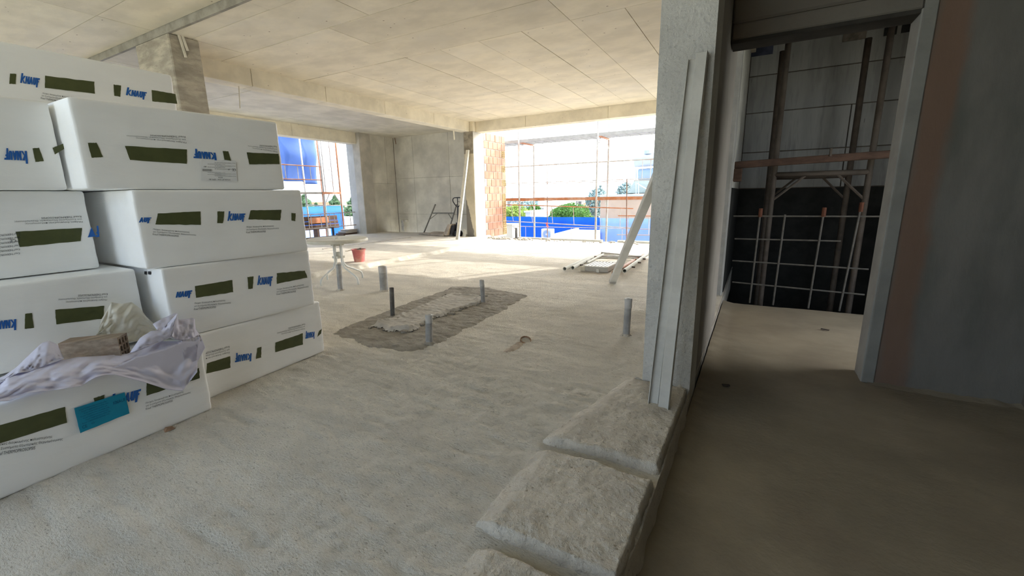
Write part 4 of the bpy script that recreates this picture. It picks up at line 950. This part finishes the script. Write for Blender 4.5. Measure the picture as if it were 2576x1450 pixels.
# ------------------------------------------------------------------ scaffold and rebar net in the lift shaft
tw=thing('shaft_scaffold','dark rusty scaffold tower standing inside the lift shaft','scaffold',(.56,6.45,-3.2))
for (x,y) in ((.145,6.0),(1.02,6.0),(.115,6.9),(.975,6.9)):
    obj('standard',MB().tube([(x,y,-3.2),(x,y,2.9)],.03 if y<6.5 else .034,10),M['scaff_dark'],tw,smooth=True)
for (y,x0,x1,z) in ((6.0,.145,1.02,1.34),(6.9,.115,.975,1.335)):
    obj('header',MB().tube([(x0,y,z),(x1,y,z)],.03,8),M['scaff_dark'],tw,smooth=True)
    for (xa,xb) in ((x0,lerp(x0,x1,.36)),(x1,lerp(x1,x0,.32))): obj('brace',MB().tube([(xa,y,z-.30),(xb,y,z-.01)],.015,6),M['scaff_dark'],tw)
tb=thing('shaft_timber','dark timber spanning the lift shaft opening','timber',(.44,5.72,1.45))
obj('beam',MB().bar((-.262,5.7,1.455),(1.30,5.7,1.50),.07,.075,(0,0,1),.006),M['timber_dark'],tb); obj('bearing_block',MB().cbox(-.262,-.18,5.62,5.78,1.27,1.415,.006),M['timber_dark'],tb); obj('bolt',MB().tube([(.62,5.66,1.50),(.62,5.66,1.58)],.012,6),M['scaff_dark'],tb)
nt=thing('rebar_net','rebar safety net across the foot of the lift shaft opening','rebar',(.45,5.6,-.1))
mr=mat('grey_rebar',(.12,.11,.095),.6,.2,20,.2,60)
for (x0,y0,x1,y1) in ((1845,544,2215,545),(1848,601,2115,607),(1842,656,2185,678),(1842,710,2175,742)):
    a=at_y(x0,y0,5.6); b=at_y(x1,y1,5.6); obj('horizontal_bar',MB().tube([a,b],.009,6),mr,nt)
for (x0,y0,x1,y1,cap) in ((1886,757,1914,527,1),(1945,762,1975,540,0),(2035,762,2074,525,1),(2113,770,2168,512,1)):
    a=at_y(x0,y0,5.59); b=at_y(x1,y1,5.59); a.z=-.12
    o=obj('vertical_bar',MB().tube([a,b],.010,6),mr,nt)
    if cap: c=obj('cap',MB().tube([b-Vector((0,0,.085)),b+Vector((0,0,.01))],.020,8),mat('dull_orange_cap',(.12,.045,.025),.8,.2,20,0),o); c['label']='dull orange cap'

# ------------------------------------------------------------------ facade scaffold beyond the far edge
sf=thing('facade_scaffold','tubular facade scaffold with steel decks beyond the sunny far edge','scaffold',(-3.9,12.1,-3.6))
Y1,Y2=11.62,12.62; FX=(-8.7,-6.28,-3.87,-1.46,.95)
for x in FX:
    for y in (Y1,Y2):
        obj('standard',MB().tube([(x,y,-3.6),(x,y,5.2)],.03,8),M['scaff'],sf,smooth=True)
    for z in (1.02,2.70): 
        obj('transom',MB().bar((x,Y1,z),(x,Y2,z),.04,.05),M['scaff_red'],sf)
        for (ya,yb) in ((Y1,Y1+.25),(Y2,Y2-.25)): obj('brace',MB().tube([(x,ya,z-.28),(x,yb,z-.02)],.011,6),M['scaff'],sf)
for i,(x0,x1) in enumerate(zip(FX[:-1],FX[1:])):
    for z,mm in ((1.05,'scaff_red'),(2.73,'steel_deck')):
        dk=MB()
        for k in range(6):
            y=Y1+.03+k*.16; dk.cbox(x0+.03,x1-.03,y,y+.13,z,z+.035,.004)
        stuff(obj('deck_boards',dk,M['steel_deck'],sf))
        dr=MB()
        for k in range(9): dr.box(lerp(x0+.05,x1-.05,k/8)-.012,lerp(x0+.05,x1-.05,k/8)+.012,Y1+.03,Y2-.03,z-.02,z)
        stuff(obj('deck_ribs',dr,M['steel_deck'],sf))
        obj('deck_edge',MB().box(x0+.03,x1-.03,Y1-.005,Y1+.022,z-.045,z+.04),M[mm],sf)
def guard(x0,x1,y,ztop,zbot,n,tilt=0.0,r=.012,m='scaff'):
    obj('guard_rail',MB().tube([(x0,y,ztop),(x1,y,ztop-tilt)],r,6),M[m],sf); obj('guard_rail',MB().tube([(x0,y,zbot),(x1,y,zbot-tilt)],r,6),M[m],sf)
    for k in range(n):
        u=(k+.5)/n; x=lerp(x0,x1,u); obj('baluster',MB().tube([(x,y,ztop-tilt*u),(x,y,zbot-tilt*u)],r*.75,6),M[m],sf)
for i in range(4):
    guard(FX[i]+.03,FX[i+1]-.03,Y1+.02,2.02,1.53,3); guard(FX[i]+.03,FX[i+1]-.03,Y2+.02,2.08,1.52,3)
    obj('guard_rail',MB().tube([(FX[i],Y2,.16),(FX[i+1],Y2,.16)],.012,6),M['scaff'],sf)
    for k in range(3): x=lerp(FX[i],FX[i+1],(k+.6)/3); obj('baluster',MB().tube([(x,Y2,.16),(x,Y2,-.9)],.009,6),M['scaff'],sf)
def rail_px(y,top,bot,n,m='scaff'):
    a,b=[at_y(*p,y) for p in top]; c,d=[at_y(*p,y) for p in bot]
    obj('loose_guard_rail',MB().tube([a,b],.016,6),M['scaff_red'],sf); obj('loose_guard_rail',MB().tube([c,d],.014,6),M[m],sf)
    for k in range(n): u=(k+.5)/n; obj('baluster',MB().tube([a.lerp(b,u),c.lerp(d,u)],.010,6),M[m],sf)
rail_px(11.56,((1262,515),(1593,525)),((1268,556),(1590,574)),6); rail_px(11.56,((1555,543),(1660,544)),((1552,591),(1660,592)),2)
for (x0,y0,x1,y1,lab) in ((1377,425,1377,606,'left'),(1577,450,1577,606,'right')):
    a=at_y(x0,y0,10.62); b=at_y(x1,y1,10.62)
    t=thing('rebar_post','brown rebar post rising at the far slab edge, '+('with red and white tape' if lab=='left' else 'near the white batten'),'rebar',(b.x,b.y,-.3))
    obj('bar',MB().tube([(b.x,10.62,-.35),a],.012,6),M['rust'],t)
    if lab=='left':
        c=at_y(1377,565,10.6); o=obj('tape',MB().grid(lambda u,v:(c.x-.05+.06*u+.02*nz(v*5,u,1)+.03*v,10.60+.02*nz(v*4,u*3,2),c.z+.05-.13*v),6,12),M['red_tape'],t); o['label']='red and white warning tape'
pk=at_y(1299,600,10.3); t=thing('vent_pipe','dark pipe stub on the far slab edge by the brick pier','pipe',(pk.x,10.3,0))
obj('stub',MB().pipe((pk.x,10.3,-.02),(pk.x,10.3,.30),.035,.028),M['pvc_dark'],t); obj('flap',MB().bar((pk.x-.035,10.3,.28),(pk.x-.10,10.29,.33),.04,.008),M['pvc_dark'],t)

# ------------------------------------------------------------------ outside the left opening
sl=thing('tower_scaffold','rusty narrow scaffold bay outside the left opening','scaffold',(-12.3,9.3,-3.6))
for (y,x) in ((9.16,-12.0),(9.80,-12.0),(9.16,-12.9),(9.80,-12.9),(6.7,-12.0)):
    obj('standard',MB().tube([(x,y,-3.6),(x,y,5)],.027,8),M['scaff_red' if y==9.80 else 'scaff'],sl,smooth=True)
for y in (9.36,9.66):
    obj('ladder_rail',MB().tube([(-12.15,y,1.36),(-12.15,y,4.5)],.016,6),M['scaff'],sl)
for k in range(9): obj('ladder_rung',MB().tube([(-12.15,9.36,1.36+.36*k),(-12.15,9.66,1.36+.36*k)],.011,6),M['scaff'],sl)
obj('deck_edge',MB().box(-12.05,-11.98,6.5,9.8,1.315,1.375),M['timber_grey'],sl); obj('deck_end',MB().box(-12.08,-11.97,9.1,9.78,1.31,1.38),M['scaff_red'],sl)
obj('deck_boards',MB().cbox(-12.9,-12.05,6.5,9.8,1.34,1.375,.004),M['timber_grey'],sl)
for z in (2.155,1.75): obj('guard_rail',MB().tube([(-12,6.7,z),(-12,9.16,z-.005)],.017,6),M['scaff_red'],sl)
for y in (7.95,8.35,8.77,7.5,7.1): obj('baluster',MB().tube([(-12,y,2.155),(-12,y,1.75)],.011,6),M['scaff'],sl)
for (ya,yb) in ((9.16,9.36),(9.80,9.56)): obj('brace',MB().tube([(-12,ya,.98),(-12,yb,1.31)],.013,6),M['scaff'],sl)
for z in (.74,.34): obj('guard_rail',MB().tube([(-11.05,7.0,z-.01),(-11.05,9.56,z)],.016,6),M['scaff'],sl)
for y in (7.45,7.85,7.93,8.25,8.55,8.72,8.95,9.3): obj('baluster',MB().tube([(-11.05,y,.74),(-11.05,y,.34)],.010,6),M['scaff'],sl)
for z in (.93,): obj('ledger',MB().tube([(-12.9,9.16,.98),(-12.0,9.16,.95)],.02,6).tube([(-12.4,9.5,.95),(-12.0,10.6,.93)],.016,6),M['scaff'],sl)
tp=MB(); tp.grid(lambda u,v:(-13.2+.10*fbm(u*5,v*3,2,2)-.25*(1-v)*0+.10*math.sin(u*9)*u*u, lerp(4.5,9.98-.16*v*v+.05*nz(v*3,1,1),u)+.0, lerp(4.6,1.66 if u>.9 else 1.74,v)+(.03*nz(u*8,2,5))*v),60,40)
to=obj('blue_tarp',tp,M['tarp'],smooth=True,loc=(-13.2,7.2,1.7)); md=to.modifiers.new('thick','SOLIDIFY'); md.thickness=.003
for k_,(y_,z_) in enumerate(((6.7,4.2),(9.16,4.2),(9.80,4.2))): obj('tie_rope',MB().tube([(-13.15,y_,z_),(-12.90 if y_>7 else -12.0,y_,z_+.1)],.008,6),M['white_paint'],to)
tag(to,'light blue tarpaulin hanging outside the left opening above the rail','tarp')
bt_=thing('board_stack','brown weathered boards on edge outside the left opening','boards',(-12.6,8.3,.0))
for k,(z0,z1) in enumerate(((.20,.345),(.355,.46),(.47,.62))): obj('board',MB().cbox(-12.35-.03*k,-12.29-.03*k,5.8,9.86,z0,z1,.008),M['timber_dark'],bt_)
obj('board',MB().cbox(-12.29,-12.27,8.75,9.45,.40,.58,.006),M['scaff_red'],bt_)
for y in (6.5,9.0): obj('support',MB().box(-12.5,-12.3,y,y+.08,-3.6,.20),M['timber_dark'],bt_)
for k in range(3):
    pass
gp=thing('grey_planks','grey planks lying at the foot of the window column','planks',(-11.0,8.9,.0))
for k in range(4): obj('plank',MB().cbox(-11.3-.01*k,-10.95,8.80+.10*k,9.44,.005+.055*k,.055+.055*k,.006),M['timber_grey' if k!=1 else 'timber_dark'],gp)
wb_=thing('dark_planks','dark planks lying on the left slab edge behind the table','planks',(-10.9,8.0,0))
for k in range(3): obj('plank',MB().bar((-11.12+.16*k,6.6+.3*k,.035+.03*k),(-10.9+.14*k,8.45+.1*k,.04+.03*k),.13,.03,(0,0,1),.004),M['timber_black'],wb_)
t=thing('edge_post','short dark post standing on the left slab edge','post',(-11.1,8.66,0))
obj('post',MB().tube([(-11.1,8.66,0),(-11.1,8.66,.33)],.035,10),M['jack_black'],t); obj('elbow',MB().tube([(-11.1,8.66,.31),(-11.1,8.56,.33)],.03,8),M['jack_black'],t)
# ------------------------------------------------------------------ the town outside
GZ=-3.6
struct(obj('ground',MB().grid(lambda u,v:(lerp(-900,900,u),lerp(-300,1600,v),GZ-.0-8*sstep(60,900,math.hypot(lerp(-900,900,u),lerp(-300,1600,v)))),60,60),M['ground'],smooth=True),'ground of the town outside')
struct(obj('sea',MB().box(-4500,-950,-3000,4000,-13,-11.5),M['sea']),'sea on the horizon')
def fence(name,label,p0,p1,z0,z1,m,posts):
    p0,p1=Vector(p0),Vector(p1); d=(p1-p0); n=Vector((-d.y,d.x,0)).normalized()
    t=thing(name,label,'fence',(p0.x,p0.y,z0))
    s_=MB(); s_.grid(lambda u,v:p0+d*u+n*(.05*fbm(u*d.length*.6,v*2,3,2))+Vector((0,0,lerp(z0,z1+.03*nz(u*9,1,1),v))),80,12)
    o=obj('sheet',s_,M[m],t,smooth=True); md=o.modifiers.new('thick','SOLIDIFY'); md.thickness=.004
    for k in range(posts+1):
        q=p0+d*(k/posts)-n*.12*(1 if n.y<0 else -1); obj('post',MB().tube([(q.x,q.y,GZ),(q.x,q.y,z1-.05)],.04,8),M['scaff'],t)
    return t
a=at_y(1262,545,23); b=at_y(1509,547,23)
fence('sheet_fence','deep blue sheeted fence beyond the facade scaffold',(a.x-9,23,0),(b.x,23,0),GZ,a.z,'tarp_deep',8)
a=at_y(1511,548,21.5); fence('sheet_fence','pale blue sheeted fence in front of the beige house',(a.x,21.5,0),(a.x+12,21.2,0),GZ,a.z-.02,'tarp_pale',6)
fence('sheet_fence','blue sheeted fence far below the left opening',(-19,2,0),(-19,15.6,0),GZ,at_x(760,521,-19).z,'tarp_deep',6)
fence('sheet_fence','low pale blue sheet under the brown boards outside left opening',(-14.5,4,0),(-14.5,11.2,0),GZ,.12,'tarp_pale',4)

# beige house with solar water heater
a=at_y(1511,490,25); b=at_y(1513,545,25)
h=thing('beige_house','flat roofed beige house behind the pale blue fence','house',(a.x+6,28,GZ))
obj('walls',MB().box(a.x,a.x+13,25,33,GZ,a.z-.25),M['house'],h); obj('parapet',MB().cbox(a.x-.05,a.x+13.05,24.95,33.05,a.z-.30,a.z,.03),M['white_house'],h)
rz=a.z
sw_=thing('solar_heater','white solar water heater with tanks on the beige roof','water heater',(at_y(1610,490,27).x,27,rz))
def Y27(x,y): return at_y(x,y,27)
c=Y27(1598,405); e=Y27(1665,400); rr=abs(Y27(1600,388).z-Y27(1600,421).z)/2
obj('cold_tank',MB().tube([c,c.lerp(e,.04),e],rr,24),M['tank'],sw_,smooth=False); obj('tank_cap',MB().tube([(e.x-.75,27,c.z+rr*.9),(e.x-.75,27,c.z+rr+.18)],.3,14),M['tank'],sw_)
c2=Y27(1608,440); e2=Y27(1665,436); r2_=abs(Y27(1600,425).z-Y27(1600,455).z)/2
obj('hot_tank',MB().tube([c2,e2],r2_,24),M['tank_blue'],sw_)
p=[Y27(*q) for q in ((1586,452),(1665,452),(1665,489),(1579,489))]
for v in p[2:]: v.z=max(v.z,rz+.01)
obj('collector',MB().add([p[0]+Vector((0,1.0,0)),p[1]+Vector((0,1.0,0)),p[2]+Vector((0,0,.06)),p[3]+Vector((0,0,.06)),p[0]+Vector((0,1.12,0)),p[1]+Vector((0,1.12,0)),p[2]+Vector((0,.15,0)),p[3]+Vector((0,.15,0))],[(0,3,2,1),(4,5,6,7),(0,1,5,4),(2,3,7,6),(1,2,6,5),(3,0,4,7)]),M['collector'],sw_)
for x in (1602,1608,1640): 
    q0=Y27(x,424); q1=Y27(x,489); obj('leg',MB().tube([(q0.x,26.8,q0.z),(q1.x,26.8,rz+.02)],.035,6),M['tank'],sw_)
obj('hose',MB().tube([Y27(1607,462)-Vector((0,.4,0)),Y27(1620,470)-Vector((0,.4,0)),Y27(1636,479)-Vector((0,.4,0))],.03,6),M['white_paint'],sw_)
# white neighbour roof with air conditioner
wr_=thing('white_roof','low white roof just below the far slab edge','roof',(-4.5,17,-1.0))
q=[at_z(*p_,-.75) for p_ in ((1385,596),(1455,577),(1509,576),(1509,612),(1380,612))]
obj('deck',MB().prism([(v.x,v.y) for v in q],-1.0,-.75),M['white_house'],wr_)
q=[at_z(*p_,-.75) for p_ in ((1385,596),(1455,577),(1509,576))]
obj('parapet',MB().bar(q[1],q[2],.15,.2).bar(q[0],q[1],.15,.16),M['white_house'],wr_); obj('walls',MB().prism([(lerp(v.x,-4.2,.05),lerp(v.y,15,.05)) for v in [at_z(*p_,-.75) for p_ in ((1385,596),(1455,577),(1509,576),(1509,612),(1380,612))]],GZ,-1.0),M['white_house'],wr_)
ac=at_y(1374,589,15.5); t=thing('air_conditioner','white outdoor air conditioner unit before the blue fence','air conditioner',(ac.x,15.5,ac.z-.2))
w_=abs(at_y(1361,589,15.5).x-at_y(1387,589,15.5).x)/2; h_=abs(at_y(1374,577,15.5).z-at_y(1374,602,15.5).z)/2
obj('case',MB().cbox(ac.x-w_,ac.x+w_,15.5,15.8,ac.z-h_,ac.z+h_,.02),M['white_house'],t)
obj('fan_grille',MB().tube([(ac.x+.03,15.49,ac.z-.01),(ac.x+.03,15.46,ac.z-.01)],h_*.78,22),M['tarp_pale'],t); obj('hub',MB().tube([(ac.x+.03,15.465,ac.z-.01),(ac.x+.03,15.45,ac.z-.01)],h_*.2,12),M['white_house'],t)
obj('stand',MB().box(ac.x-w_,ac.x+w_,15.52,15.78,GZ,ac.z-h_),M['white_house'],t)
pw=at_y(1283,580,13.5); t=thing('white_post','white rendered wall end below the brick pier','wall end',(pw.x,13.5,GZ))
w0=at_y(1272,580,13.5).x; w1=at_y(1289,580,13.5).x; obj('body',MB().box(w0-.6,w1,13.5,14.0,GZ,at_y(1283,565,13.5).z),M['white_house'],t); obj('cap',MB().box(w0-.62,w1+.02,13.48,14.02,at_y(1283,566,13.5).z,at_y(1283,564,13.5).z),M['white_house'],t)

# trees
def crown(mb,c,rx,ry,rz_,n,s,seed,shape='round'):
    rg=random.Random(seed)
    for k in range(n):
        a=rg.random()*6.2832; u=rg.uniform(-1,1) if shape=='round' else rg.random()
        if shape=='round':
            r_=(rg.random()**.35); ph=math.sqrt(1-u*u); lump=1+.22*nz(math.cos(a)*2.2*ph+seed,math.sin(a)*2.2*ph,u*2.2)
            p=Vector((c[0]+rx*r_*ph*math.cos(a)*lump,c[1]+ry*r_*ph*math.sin(a)*lump,c[2]+rz_*r_*u*lump))
        else:
            lay=(1-u)**.8*(.75+.25*math.sin(u*46)); r_=rg.random()**.5*lay
            p=Vector((c[0]+rx*r_*math.cos(a),c[1]+ry*r_*math.sin(a),c[2]+rz_*u-.25*r_*rx*.4))
        d1=Vector((rg.gauss(0,1),rg.gauss(0,1),rg.gauss(0,.8))).normalized(); d2=d1.orthogonal().normalized(); ss=s*rg.uniform(.6,1.3)
        mb.add([p-d1*ss,p+d2*ss*.55,p+d1*ss,p-d2*ss*.55],[(0,1,2,3)])
def tree(label,c,rx,rz_,n,s,m,seed,shape='round',group=None):
    t=thing('tree',label,'tree',(c[0],c[1],GZ),group)
    mb=MB(); crown(mb,c,rx,rx,rz_,n,s,seed,shape); stuff(obj('foliage',mb,M[m],t))
    top=c[2]+(0 if shape=='round' else rz_*.9)
    obj('trunk',MB().tube([(c[0],c[1],GZ-.5),(c[0]+.1,c[1],lerp(GZ,top,.6)),(c[0],c[1],top)],.22*rx*.35+.08,8,True,.03),M['bark'],t,smooth=True)
    return t
p=at_y(1432,548,38); tree('round dense green tree behind the blue fence',(p.x,38,p.z-.05),2.05,1.35,10000,.10,'leaf',3)
p=at_y(1295,528,34); tree('light green shrubby tree left of the scaffold post',(p.x,34,p.z-.6),1.3,1.0,2200,.14,'leaf_light',5)
p=at_y(1331,540,37.5); tree('mid green tree beside the white pillar beyond the fence',(p.x,37.5,p.z-.5),1.0,.9,1800,.14,'leaf_light',8)
p=at_y(1345,535,40); tree('dark green tree by the orange roofed house',(p.x,40,p.z-.3),.9,1.1,1400,.15,'leaf',9)
p=at_y(1330,510,95); tree('hazy grey green tree behind the orange toe board',(p.x,95,p.z-1.2),3.6,1.5,1600,.4,'leaf_far',10)
p=at_y(1503,505,45); tree('tall bluish tree behind the left corner of the beige house',(p.x,45,p.z-.2),1.1,1.6,1500,.18,'leaf_far',11)
p=at_y(1572,478,40); tree('dark tree showing above the beige roof by the heater',(p.x,40,p.z-.2),.75,.9,900,.14,'leaf_far',12)
for i,(x,yt,d,w) in enumerate(((765,492,-46,3.2),(842,494,-50,3.4),(886,497,-44,2.8),(795,512,-60,2.0))):
    q=at_x(x,yt,d); tree(('conifer nearest the packs beyond the left opening','tall conifer behind the narrow scaffold bay','conifer half hidden by the window column','small far conifer between two taller ones')[i],(q.x,q.y,GZ+.6),w,q.z-GZ-.6,3000,.22,'leaf_conifer',20+i,'cone')
for i in range(7):
    p=at_y(1284+4.2*i,500,150); tree('far dark tree of the hazy row on the skyline by the brick pier',(p.x,150,p.z-.7),.24,1.1+.35*(i%3),90,.2,'leaf_far',40+i,group='skyline tree row')

# town buildings
def building(label,x0,x1,ytop,Y,dep,m='white_house',roof=None,wins=0,group=None,onx=False):
    a=at_y(x0,ytop,Y); b=at_y(x1,ytop,Y); t=thing('town_house',label,'house',((a.x+b.x)/2,Y+dep/2,GZ),group)
    obj('walls',MB().box(a.x,b.x,Y,Y+dep,GZ-6,a.z),M[m],t)
    if roof:
        e=.15; zz=a.z; mx=(a.x+b.x)/2; hh=(b.x-a.x)*.16
        obj('roof',MB().add([(a.x-e,Y-e,zz),(b.x+e,Y-e,zz),(b.x+e,Y+dep,zz),(a.x-e,Y+dep,zz),(mx,Y+.6,zz+hh),(mx,Y+dep-.6,zz+hh)],[(0,1,4),(1,2,5,4),(2,3,5),(3,0,4,5),(0,3,2,1)]),M['roof'],t)
    else: obj('parapet',MB().box(a.x-.1,b.x+.1,Y-.1,Y+dep+.1,a.z,a.z+.12),M[m],t)
    for k in range(wins):
        u=(k+.5)/wins; x=lerp(a.x,b.x,u); s_=(b.x-a.x)/wins*.22; zc=a.z-1.3
        obj('window',MB().box(x-s_,x+s_,Y-.04,Y+.05,zc-.5,zc+.5),M['glass_dark'],t)
    return t
building('low white house with an orange tiled roof left of the round tree',1346,1371,538,42,6,'white_house','r',0)
building('white pillar like building end beyond the blue fence',1322,1334,535,30,3,'white_house')
building('white flat roofed block behind the orange roofed house',1354,1368,512,70,10,'white_house',None,3)
building('pale blue grey apartment block under the orange toe board',1372,1396,507,110,14,'white_house',None,4)
building('tall white block on the skyline beside the scaffold post',1346,1353,498,150,6,'far_town',None,2)
building('white house at the right of the round tree',1490,1499,532,52,5,'white_house',None,1)
building('ochre house with an orange roof behind the round tree',1468,1489,512,75,10,'house','r',2)
for i in range(25):
    x=1276+9.4*i; w=R.uniform(4,8.6); building('small pale block in the hazy far town on the skyline',x,x+w,R.uniform(503,510),170+((i*37)%25)*7,4,'far_town',None,0,'far town blocks')
def building_x(label,y0px,y1px,ytop,X,dep,m,roof=None):
    a=at_x(y0px,ytop,X); b=at_x(y1px,ytop,X); t=thing('town_house',label,'house',(X-dep/2,(a.y+b.y)/2,GZ))
    obj('walls',MB().box(X-dep,X,min(a.y,b.y),max(a.y,b.y),GZ-4,a.z),M[m],t); obj('parapet',MB().box(X-dep-.1,X+.1,min(a.y,b.y)-.1,max(a.y,b.y)+.1,a.z,a.z+.15),M[m],t)
    for k in range(2): y=lerp(a.y,b.y,(k+.5)/2); obj('window',MB().box(X-.05,X+.04,y-.4,y+.4,a.z-1.9,a.z-.8),M['glass_dark'],t)
building_x('white house between the conifers beyond the left opening',797,811,514,-75,10,'white_house')
building_x('pale ochre house right of the narrow scaffold bay',860,872,510,-62,10,'house')
building_x('small white house left of the narrow scaffold bay, far off',783,793,516,-85,10,'white_house')
building_x('low white house behind the window column',862,889,552,-26,6,'white_house')
for i in range(14):
    x=762+9.5*i; y=R.uniform(509,514); X=-(120+((i*5)%14)*14); a=at_x(x,y,X); w=-X*.0036
    t=thing('town_house','tiny pale block of the far town beyond the left opening','house',(X-5,a.y,GZ),'far blocks towards the sea'); obj('walls',MB().box(X-10,X,a.y-w,a.y+w,GZ-8,a.z),M['far_town'],t)
